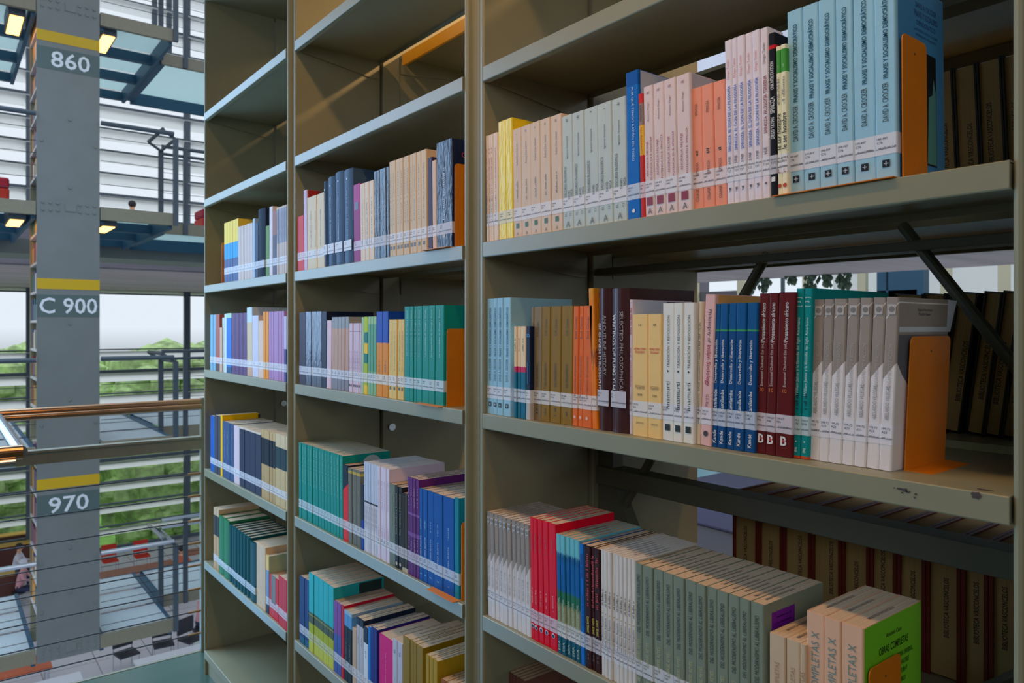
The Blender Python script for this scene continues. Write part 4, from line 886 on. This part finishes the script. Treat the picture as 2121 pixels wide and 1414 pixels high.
for top, num in ((3.66,'860'), (0.605,'C 900'), (-1.865,'970')):
    tbox('yellow_band', TX+.0005, TX+.003, TY0, TY1, top-.13, top, YEL)
    sg = tbox('number_sign', TX+.0005, TX+.003, TY0, TY1, top-.47, top-.20, SIGN)
    m = MB(); L = {'860':.46,'C 900':.68,'970':.47}[num]
    c = T((TX+.006, (TY0+TY1)/2 + (.0 if num != '860' else .02), top-.335))
    put_text(m, num, c, L*.92, .20, 'side', 0, .012)
    m.obj('number_lettering', mat('white_numerals', (226,232,240), rough=.5), sg)
for hh in (4.0, 1.5, -1.58, -4.0):
    m = MB()
    for k in range(8):
        if k in (3, 4): continue
        for dz in (0, .09): 
            c = T((TX+.0, TY0+.06+k*.08, hh+dz-.045)); m.tube(c, (c[0]+.012, c[1], c[2]), .018, 8)
    c = T((TX, TY0+.30, hh)); m.box(c[0], c[0]+.008, c[1], c[1]+.12, c[2]-.05, c[2]+.05)
    m.obj('bolt_plate', M_GREYST, tw)
m = MB()
for hh in (2.6, 1.75, .05, -.9, -2.75, -3.3):
    for yy in (TY0+.35,): 
        c = T((TX, yy, hh)); m.tube(c, (c[0]+.01, c[1], c[2]), .02, 8)
for hh in (2.3,-1.2,-2.9,-3.5):
    for yy in (TY0+.05, TY1-.05):
        c = T((TX, yy, hh)); m.tube(c, (c[0]+.01, c[1], c[2]), .018, 8)
m.obj('panel_screws', M_GREYST, tw)
base = -4.05; lev = 0; TB = []
hh = -3.9
while hh < 4.2:
    if not any(abs(hh - d) < .14 for d in LVD):
        tbox('shelf', TL, TX-.04, TY0+.002, TY0+.30, hh, hh+.03, mat('pale_shelf_lip', (206,206,210), rough=.4)); TB.append(hh+.03)
    hh += .36
tcols = [(150,60,50),(60,80,150),(222,216,208),(190,150,60),(40,110,110),(120,60,110),(220,150,60)]
k = 0
m = MB()
for hh in TB:
    for j in range(6):
        R = random.Random(k); x = TL + .01 + .125*j - TX; ht = R.uniform(.2,.28); a = T((0, TY0+.02, hh)); mi = R.randrange(len(tcols))
        m.box(x, x+.12, a[1], a[1]+.2, a[2], a[2]+ht, mi); k += 1
o = m.obj('tower_books', [ink(c) for c in tcols], None, (TX, (TY0+TY1)/2, EYE-4.2))
tag(o, 'books on the side of the grey tower, seen edge on at far left', 'books', None, 'stuff')

# walkways either side of the tower at each level
GLASSF = mat('frosted_glass_floor', (196,222,228), rough=0.25, trans=0.0, spec=.6)
def glass_mat():
    m = bpy.data.materials.new('frosted_glass_deck'); m.use_nodes = True; nt = m.node_tree
    b = nt.nodes['Principled BSDF']; b.inputs['Base Color'].default_value = lin((252,250,255)); b.inputs['Roughness'].default_value = .3
    tr = nt.nodes.new('ShaderNodeBsdfTranslucent'); tr.inputs[0].default_value = lin((215,255,255))
    mx = nt.nodes.new('ShaderNodeMixShader'); mx.inputs[0].default_value = .55
    nt.links.new(b.outputs[0], mx.inputs[1]); nt.links.new(tr.outputs[0], mx.inputs[2]); nt.links.new(mx.outputs[0], nt.nodes['Material Output'].inputs[0])
    return m
GL = glass_mat()
def deck(y0, y1, h, label, xb=-14.0, lamps=True, rail_right=False, rail_front=True):
    r = empty('glass_walkway', label, 'walkway', (TX, (y0+y1)/2, EYE+h), 'glass walkways beside the tower')
    Z0 = EYE+h; yc = (y0+y1)/2
    def bx(name, x0,x1,a,b,z0,z1,mt):
        m = MB(); m.box(x0-TX, x1-TX, a-yc, b-yc, z0, z1); return m.obj(name, mt, r)
    n = 3
    for i in range(n):
        a = TX-.06 - (TX-.06-xb)*i/n; b = TX-.06 - (TX-.06-xb)*(i+1)/n
        m = MB(); m.add([(b+.03-TX, y0+.05-yc, -.002),(a-.03-TX, y0+.05-yc, -.002),(a-.03-TX, y1-.05-yc, -.002),(b+.03-TX, y1-.05-yc, -.002)], [(0,1,2,3)]); m.obj('glass_panel', GL, r)
        bx('cross_beam', b-.05, b+.05, y0+.04, y1-.04, -.16, -.032, M_BLUEST)
    bx('edge_beam', TX-.06, TX, y0, y1, -.15, .015, M_LIP)
    bx('edge_beam', xb, TX-.06, y0, y0+.045, -.2, .004, M_BLUEST)
    bx('edge_beam', xb, TX-.06, y1-.045, y1, -.2, .004, M_BLUEST)
    # front railing
    def tb(name, p, q, rad, mt=(M_STAINLESS if h < -3 else M_DKST)):
        m = MB(); m.tube((p[0]-TX,p[1]-yc,p[2]), (q[0]-TX,q[1]-yc,q[2]), rad, 10); return m.obj(name, mt, r)
    tb('handrail', (TX+.03, y0, 1.08), (TX+.03, y1, 1.08), .03)
    for k in range(6): tb('cable', (TX+.03, y0, .15+.15*k), (TX+.03, y1, .15+.15*k), .004, M_CABLE)
    ys = y1 + .03 if rail_right else y0 - .03; s = 1 if rail_right else -1
    for k in range(2):
        xx = TX - .84*k
        m = MB(); m.box(xx-.03-TX, xx+.03-TX, ys-.03-yc, ys+.03-yc, -.15, 1.02); po = m.obj('post', M_DKST, r)
        m = MB(); m.tube((xx-TX, ys-yc, 1.02), (xx-TX, ys-s*.16-yc, 1.12), .02, 8); m.obj('inclined_bracket', M_DKST, r)
    tb('handrail', (TX, ys-s*.16, 1.13), (TX-.84, ys-s*.16, 1.13), .025)
    tb('handrail', (TX, ys, 1.02), (TX-.84, ys, 1.02), .022)
    return r
def cross_deck(h, label):
    X0, X1, y0, y1 = -11.72, (-13.2 if h < -3 else -14.0), 1.76, 9.0
    r = empty('glass_walkway', label, 'walkway', (X0, y0, EYE+h), 'glass walkways beside the tower')
    for i in range(5):
        a = y0 + (y1-y0)*i/5; b = y0 + (y1-y0)*(i+1)/5
        m = MB(); m.add([(X1-X0+.05, a-y0+.03, -.002),(-.05, a-y0+.03, -.002),(-.05, b-y0-.03, -.002),(X1-X0+.05, b-y0-.03, -.002)], [(0,1,2,3)]); m.obj('glass_panel', GL, r)
        m = MB(); m.box(X1-X0+.05, -.05, a-y0-.05, a-y0+.05, -.16, -.032); m.obj('cross_beam', M_BLUEST, r)
    m = MB(); m.box(-.05, 0, 0, y1-y0, -.15, .015); m.obj('edge_beam', M_LIP, r)
    m = MB(); m.box(X1-X0, X1-X0+.05, 0, y1-y0, -.2, .004); m.obj('edge_beam', M_BLUEST, r)
    for hh, rad in ((1.02, .022), (1.13, .025)):
        m = MB(); m.tube((.0, .0, hh), (.0, y1-y0, hh), rad, 10); m.obj('handrail', M_STAINLESS if h < -3 else M_DKST, r)
    for k in range(6):
        m = MB(); m.tube((.0, .0, .15+.15*k), (.0, y1-y0, .15+.15*k), .004, 6); m.obj('cable', M_CABLE, r)
    for k in range(8):
        m = MB(); m.box(-.03, .03, .9*k+.3, .9*k+.36, -.15, 1.12); m.obj('post', M_DKST, r)
LN = {0:'topmost', 1:'upper', 2:'eye level', 3:'lowest'}
for i, h in enumerate(LVD):
    deck(TY1+.01, 1.68, h, '%s glass walkway with rail, right of the tower' % LN[i], xb=(-13.2 if i == 3 else -14.0), rail_right=True)
    cross_deck(h, '%s glass cross walkway beyond the tower, running off behind the bookcase' % LN[i])
    deck(-.75, TY0-.01, h, '%s glass walkway at the left of the tower' % LN[i], xb=(-13.2 if i == 3 else -14.0))
    if i < 2:
        lamp_fixture(-11.55, -10.85, TY1+.06, TY1+.20, EYE+h-.222, '%s warm orange strip lamp right of the tower' % LN[i], top=.222)
        lamp_fixture(-11.55, -10.85, TY0-.26, TY0-.12, EYE+h-.222, '%s warm orange strip lamp left of the tower' % LN[i], top=.222)

# extra cross walkway beyond (green grey steel underside)
m = MB(); m.box(-15.2, -14.1, -6, 12, EYE+1.18, EYE+1.42); tag(m.obj('cross_walkway', M_GREYST), 'grey steel cross walkway beyond the tower, above the concrete beam', 'walkway')

# concrete slab, facade, outside
m = MB(); m.box(-32.5, -20.7, -14, 26, EYE+1.45, EYE+2.2); struct(m.obj('ceiling', M_SOFFIT))
m = MB(); m.box(-20.7, -20.35, -14, 26, EYE+1.47, EYE+2.28)
struct(m.obj('trim_2', M_CONC))
fac = struct(bpy.data.objects.new('window_1', None)); COL.objects.link(fac); fac.location = (-32, 4, EYE-9)
m = MB()
for k in range(-3, 9):
    y = Yat(387 if k == 0 else 387, -32.0) + 5.4*k - 4
    m.box(-.12, .12, y-.11, y+.11, 0, 26)
m.obj('window_mullion', M_DKST, fac)
mth = MB(); slats = MB(); z = .5; i = 0
while z < 24:
    hrel = z - 9
    if not (-.05 < hrel < 1.3):
        t = .12 if i % 4 == 0 else .045
        mth.box(-.08, .08, -16, 22, z-t/2, z+t/2)
        slats.add([(.15,-16,z-.06), (.15,22,z-.06), (-.25,22,z-.40), (-.25,-16,z-.40), (.15,-16,z-.075), (.15,22,z-.075), (-.25,22,z-.415), (-.25,-16,z-.415)],
                  [(0,1,2,3),(7,6,5,4),(0,4,5,1),(2,6,7,3),(1,5,6,2),(0,3,7,4)])
    z += .85; i += 1
mth.box(-.08, .08, -16, 22, 10.28, 10.33)
mth.obj('window_transom', M_DKST, fac)
for px in (320, 350):
    m = MB(); y = Yat(px, -32.0) - 4; m.box(-.1, .1, y-.09, y+.09, 19.6, 26); m.obj('window_mullion', M_DKST, fac)
SLAT = bpy.data.materials.new('frosted_glass_louvre'); SLAT.use_nodes = True
nt = SLAT.node_tree; b = nt.nodes['Principled BSDF']; b.inputs['Base Color'].default_value = lin((226,238,240)); b.inputs['Roughness'].default_value = .4
tr = nt.nodes.new('ShaderNodeBsdfTranslucent'); tr.inputs[0].default_value = (1,1,1,1)
mx = nt.nodes.new('ShaderNodeMixShader'); mx.inputs[0].default_value = .95
nt.links.new(b.outputs[0], mx.inputs[1]); nt.links.new(tr.outputs[0], mx.inputs[2]); nt.links.new(mx.outputs[0], nt.nodes['Material Output'].inputs[0])
slats.obj('window_louvre', SLAT, fac)
# trees outside
LEAF = mat('sunlit_leaves', (192,222,150), rough=.7, noise=.45, nscale=2.2)
BARK = mat('tree_bark', (90,76,60), rough=.9)
for k in range(12):
    R = random.Random(100+k); y = -13 + 4.3*k; x = -41 if k % 2 else -48.5; top = -.30 + R.uniform(-.3,.15)
    r = empty('tree', '%s from left of twelve leafy green trees outside the louvred window' % ORD[k], 'tree', (x, y, EYE-14), 'green trees outside the window')
    m = MB(); m.tube((0,0,0), (.2,0,6), .28, 8, 0, .15); m.obj('trunk', BARK, r)
    m = MB(); cz = 14+top-5.9
    for j in range(170):
        a, b_ = R.uniform(0,2*PI), R.uniform(-1,1); rr = 3.1*math.sqrt(1-b_*b_)
        m.ball((rr*math.cos(a), rr*math.sin(a), min(cz + 5.6*b_, 12.75+top)), R.uniform(.45,.85), 6, (1,1,.8))
    m.ball((0,0,cz), 3.1, 12, (1,1,1.8))
    m.obj('crown', LEAF, r)
m = MB(); m.box(-90, -32.6, -60, 80, EYE-14.3, EYE-14.0); struct(m.obj('ground', mat('grass_outside', (120,170,70), rough=.9, noise=.3, nscale=1)))

# ground floor of the hall
GF = EYE - 8.6
TILE = bpy.data.materials.new('pale_floor_tiles'); TILE.use_nodes = True
nt = TILE.node_tree; b = nt.nodes['Principled BSDF']; b.inputs['Roughness'].default_value = .3
bt = nt.nodes.new('ShaderNodeTexBrick'); bt.offset = 0; bt.inputs['Scale'].default_value = 1; bt.inputs['Color1'].default_value = lin((206,206,216)); bt.inputs['Color2'].default_value = lin((196,196,208))
bt.inputs['Mortar'].default_value = lin((120,110,120)); bt.inputs['Mortar Size'].default_value = .012; bt.inputs['Brick Width'].default_value = 1.2; bt.inputs['Row Height'].default_value = 1.2
tc = nt.nodes.new('ShaderNodeTexCoord'); nt.links.new(tc.outputs['Object'], bt.inputs['Vector']); nt.links.new(bt.outputs['Color'], b.inputs['Base Color'])
m = MB(); m.box(-32.5, 8, -16, 30, -.2, 0); struct(m.obj('floor', TILE, None, (0,0,GF)))

def pt(px, py, h):
    """place on the level h (relative to the eye) that the photograph shows at column px, row py"""
    z = -h * F / (py - HY); xr = (px - CX)/F*z
    return (-z*CT + xr*ST, z*ST + xr*CT - D)
def table(px, py, w_, d_, label, c, rz=0, hh=.74):
    x, y = pt(px, py, -8.6 + hh)
    r = empty('reading_table', label, 'table', (x, y, GF), 'reading tables on the ground floor'); r.rotation_euler = (0,0,rz)
    m = MB(); m.box(-w_/2, w_/2, -d_/2, d_/2, hh-.04, hh); m.obj('tabletop', c, r, bevel=.006)
    for sx in (-1,1):
        for sy in (-1,1):
            m = MB(); m.tube((sx*(w_/2-.08), sy*(d_/2-.08), 0), (sx*(w_/2-.08), sy*(d_/2-.08), hh-.04), .025, 8); m.obj('leg', M_STAINLESS, r)
    return x, y
WOOD = mat('brown_wood_top', (150,84,56), rough=.45, noise=.15, nscale=3, stretch=(1,6,1))
OWOOD = mat('orange_wood_top', (190,84,40), rough=.45, noise=.15, nscale=3)
WTOP = mat('white_table_top', (216,220,232), rough=.35)
REDC = mat('red_upholstery', (196,44,26), rough=.7)
table(358, 1366, 1.1, 1.5, 'white reading table below the walkway edge', WTOP)
table(112, 1418, .8, 1.1, 'white table corner at the bottom left edge', WTOP)
table(36, 1382, .9, 1.3, 'orange wood table under the lowest left walkway', OWOOD)
table(272, 1180, .8, 2.6, 'long brown wood table behind the lowest walkway', WOOD)
table(408, 1140, .7, 1.4, 'dark wood table at the far right of the hall', WOOD)
def chair(px, py, label, c, rz=0):
    x, y = pt(px, py, -8.6+.45)
    r = empty('chair', label, 'chair', (x, y, GF), 'chairs on the ground floor'); r.rotation_euler = (0,0,rz)
    m = MB(); m.box(-.24,.24,-.24,.24,.42,.47); m.obj('seat', c, r, bevel=.01)
    m = MB(); m.box(-.26,-.21,-.24,.24,.55,.95); m.obj('backrest', c, r, bevel=.01)
    for sy in (-1,1):
        m = MB(); m.tube((-.235,sy*.22,.95),(-.235,sy*.22,.0),.014,8); m.tube((.22,sy*.22,.44),(.22,sy*.22,0),.014,8); m.tube((-.235,sy*.22,.02),(.22,sy*.22,.02),.012,8); m.obj('leg_frame', M_STAINLESS, r)
DARKU = mat('dark_seat', (44,46,56), rough=.6)
chair(262, 1352, 'dark chair with chrome frame, leftmost below the walkway', DARKU, .2)
chair(338, 1332, 'dark chair with chrome frame beside the white table', DARKU, -.1)
chair(396, 1322, 'dark chair with chrome frame near the bookcase end', DARKU, .4)
chair(228, 1160, 'bright red chair beside the number tower', REDC, 0)
chair(294, 1150, 'second bright red chair behind the long brown table', REDC, 0)
# low brown shelving seen at far left
for j, (px, py) in enumerate(((60,1140),(66,1162),(4,1240))):
    x, y = pt(px-38, py+18, -8.6)
    r = empty('low_bookcase', '%s brown low bookcase with yellowish tops, far left' % ('farthest','middle','nearest')[j], 'bookcase', (x, y, GF), 'brown low bookcases on the ground floor')
    m = MB(); m.box(-.2,.2,-.9,.9,0,.9); m.obj('case', mat('dark_brown_wood', (84,44,34), rough=.5), r)
    m = MB(); m.box(-.22,.22,-.8,.8,.901,.94); m.obj('top_board', mat('yellow_wood', (200,160,70), rough=.5), r)

# people in the hall
SKIN = mat('skin', (214,158,128), rough=.5)
def person(loc, rz, label, shirt, trousers, hair, lean=.2, hairless=False):
    P = {'pel':(0,0,.50),'sp':(.02+lean*.2,0,.74),'ch':(lean*.5,0,.98),'nk':(lean*.62,0,1.12),'hd':(lean*.75,0,1.24),'ht':(lean*.8,0,1.36)}
    vs=[];es=[];rd=[]
    def v(p,r): vs.append(p); rd.append(r); return len(vs)-1
    pel=v(P['pel'],.15); sp=v(P['sp'],.13); ch=v(P['ch'],.16); nk=v(P['nk'],.055); hd=v(P['hd'],.085); ht=v(P['ht'],.075)
    es+=[(pel,sp),(sp,ch),(ch,nk),(nk,hd),(hd,ht)]
    for s in (-1,1):
        sh=v((lean*.55,s*.19,1.05),.06); el=v((lean*.5+.12,s*.24,.82),.042); wr=v((lean*.5+.38,s*.13,.80),.03); ha=v((lean*.5+.47,s*.10,.80),.03)
        es+=[(ch,sh),(sh,el),(el,wr),(wr,ha)]
        hp=v((.02,s*.11,.50),.09); kn=v((.44,s*.13,.50),.065); an=v((.42,s*.13,.10),.04); ft=v((.56,s*.13,.05),.035)
        es+=[(pel,hp),(hp,kn),(kn,an),(an,ft)]
    me = bpy.data.meshes.new('person'); me.from_pydata(vs, es, [])
    o = bpy.data.objects.new('person', me); COL.objects.link(o)
    md = o.modifiers.new('s','SKIN'); 
    for i_, sv in enumerate(me.skin_vertices[0].data): sv.radius = (rd[i_], rd[i_]); sv.use_root = (i_ == 0)
    sd = o.modifiers.new('u','SUBSURF'); sd.levels = 1; sd.render_levels = 1
    bpy.context.view_layer.update()
    m2 = bpy.data.meshes.new_from_object(o.evaluated_get(bpy.context.evaluated_depsgraph_get()))
    o.modifiers.clear(); o.data = m2
    m2.materials.clear()
    for q in (SKIN, shirt, trousers): m2.materials.append(q)
    for p in m2.polygons:
        c = p.center; zz = c.z
        if zz > 1.13: k_ = 0
        elif zz < .6 and c.x > -1 and zz > .10: k_ = 2
        elif c.x > lean*.5+.3: k_ = 0
        else: k_ = 1
        p.material_index = k_; p.use_smooth = True
    o.location = loc; o.rotation_euler = (0,0,rz)
    tag(o, label, 'person', 'people in the hall')
    m = MB(); m.ball((lean*.78-.02,0,1.33), .115, 12, (1.0,.92,.95)); m.obj('hair', hair, o, smooth=True)
    m = MB(); m.ball((lean*.78+.085,0,1.26), .016, 6, (1.2,.8,1.2)); m.obj('nose', SKIN, o)
HB = mat('black_hair', (30,26,28), rough=.6); WSH = mat('white_shirt', (214,214,226), rough=.8); PSH = mat('pink_shirt', (206,150,160), rough=.8); NAV = mat('navy_trousers', (40,50,80), rough=.8); OSH = mat('orange_brown_shirt', (190,96,66), rough=.8)
def seat_for(x, y, rz, label):
    r = empty('stool', label, 'stool', (x, y, 0), 'stools under seated people')
    return r
def seated(px, py, h0, label, sl, shirt, hair, rz):
    x, y = pt(px, py, h0 + 1.0)
    person((x, y, EYE + h0), rz, label, shirt, NAV, hair)
    r = empty('stool', sl, 'stool', (x, y, EYE + h0), 'stools under seated people')
    m = MB(); m.tube((0,0,0),(0,0,.36),.03,8); m.tube((0,0,0),(0,0,.02),.18,14); m.obj('pedestal', M_STAINLESS, r)
    m = MB(); m.tube((0,0,.36),(0,0,.40),.19,16); m.obj('seat', DARKU, r)
seated(30, 1152, -8.6, 'person in white shirt seated reading at far left', 'stool under the person in white', WSH, HB, 1.2)
seated(38, 1186, -8.6, 'person in pink shirt seated nearer at far left', 'stool under the person in pink', PSH, WSH, 1.2)
seated(372, 1158, -8.6, 'person in orange brown top seated at the right table', 'stool under the person in orange brown', OSH, HB, 2.4)
seated(414, 1256, -8.6, 'person in light top partly hidden by the bookcase end', 'stool under the half hidden person', PSH, HB, 2.0)
zz = 21.0; xr = (270-CX)/F*zz
person((-zz*CT + xr*ST, zz*ST + xr*CT - D, EYE+2.202), 2.6, 'dark haired person seated on the upper floor, only the head visible', NAV, NAV, HB)
rr_ = empty('bench', 'bench on the upper floor under the dark haired person', 'bench', (-zz*CT + xr*ST, zz*ST + xr*CT - D, EYE+2.203))
m = MB(); m.box(-.25,.25,-.6,.6,.34,.39); m.obj('seat', DARKU, rr_)
m = MB(); m.box(-.2,.2,-.5,-.42,0,.34); m.obj('leg', DARKU, rr_); m = MB(); m.box(-.2,.2,.42,.5,0,.34); m.obj('leg', DARKU, rr_)
for (x, y, lb) in ((-11.5, -.42, 'red cushioned seat on the upper walkway at the left picture edge'), (-12.5, 2.78, 'red cushioned seat on the upper cross walkway beside the bookcase end')):
    r = empty('cushioned_seat', lb, 'seat', (x, y, EYE+1.53), 'red cushioned seats on the upper walkway')
    m = MB(); m.box(-.25,.25,-.30,.30,.05,.22); m.obj('base', REDC, r, bevel=.02)
    m = MB(); m.box(-.25,.25,-.30,.30,.221,.36); m.obj('cushion', mat('crimson_cushion', (176,24,50), rough=.7), r, bevel=.03)
    m = MB(); m.box(-.22,.22,-.27,.27,.0,.05); m.obj('foot', DARKU, r)

# ---------------------------------------------------------------- beyond the bookcase, seen through the open back
LILAC = mat('lilac_grey_floor', (92,86,84), rough=.3, noise=.12, nscale=1.2)
m = MB(); m.box(-3.3, 6, 0.70, 2.3, -.16, -.001); m.box(-6.3, 6, 2.3, 4.6, -.16, -.001); struct(m.obj('floor', LILAC))
m = MB(); m.box(-9, 8, 4.62, 13, -.16, -.002); struct(m.obj('floor', mat('cyan_glass_floor', (140,200,206), rough=.2)))
m = MB(); m.box(-8, 12, 3.2, 9, EYE+1.45, EYE+1.9); m.box(-16, 12, 9, 18.7, EYE+1.45, EYE+1.9); struct(m.obj('ceiling', M_SOFFIT))
fw = struct(bpy.data.objects.new('window_2', None)); COL.objects.link(fw); fw.location = (0, 24, 0)
m = MB()
for px in (1440, 1536, 1672, 1787, 1960, 2080, 1340):
    x = Xat(px, 24.0); m.box(x-.14, x+.14, -.1, .1, EYE-4, EYE+4)
m.obj('window_post', mat('cream_post', (214,206,176), rough=.6), fw)
def xz(px, py, Y): X = Xat(px, Y); return X, EYE + Hat(py, X, Y)
m = MB(); x0, z0 = xz(1440, 628, 24); x1, z1 = xz(1545, 600, 24); m.box(x0, x1, .15, .4, z0-1, z1); m.obj('parapet', mat('grey_parapet', (110,106,110), rough=.8), fw)
m = MB(); x0, z0 = xz(1822, 640, 24); x1, z1 = xz(1905, 552, 24)
m.box(x0, x0+.3, -.2, .2, z0-.5, z1+.6); m.box(x1-.9, x1+.2, -.2, .2, z0-.5, z1+.6); m.box(x0, x1, -.2, .2, z0+.35, z0+.6); m.obj('blue_door_frame', M_BLUEST, fw)
m = MB(); x0, z0 = xz(1905, 620, 24); x1, z1 = xz(2140, 602, 24); m.box(x0, x1, .15, .4, z0-1, z1-.15); m.obj('parapet', mat('grey_parapet', (110,106,110)), fw)
m = MB(); m.box(-14, 14, .8, 1.0, EYE-1.2, EYE+6); m.obj('frosted_pane', SLAT, fw)
PLANT = mat('dark_plant_leaves', (104,128,104), rough=.8, noise=.3, nscale=8)
for k, (px, py, w_, h_) in enumerate(((1557,587,.18,.30),(1584,583,.18,.32),(1680,585,.2,.3),(1712,577,.1,.2),(1748,578,.2,.3),(1641,577,.1,.14))):
    x, z_ = xz(px, py, 18.3); R = random.Random(k)
    r = empty('hanging_plant', '%s hanging plant before the far bright window' % ('leftmost','second','fourth','fifth','rightmost and largest','third small')[k], 'plant', (x, 18.3, z_), 'hanging plants at the far window')
    m = MB()
    for j in range(40):
        m.ball((R.uniform(-w_,w_)*.8, R.gauss(0,.08), R.uniform(-h_,h_)*.9), .06, 5, (1,1,1.6))
    m.obj('foliage', PLANT, r)
    m = MB(); m.tube((0,0,0),(0,0,EYE+1.45-z_),.012,5); m.obj('hanger', M_CABLE, r)
# sideways bench and pale counter seen low through the gap
m = MB(); x, y = -2.6, 3.6; m.box(x-.8, x+.5, y-.25, y+.25, .0, .30); tag(m.obj('low_counter', mat('dark_counter', (84,80,100), rough=.5), bevel=.02), 'low dark counter on the lilac floor behind the bookcase', 'counter')

bpy.data.objects.remove(_to)
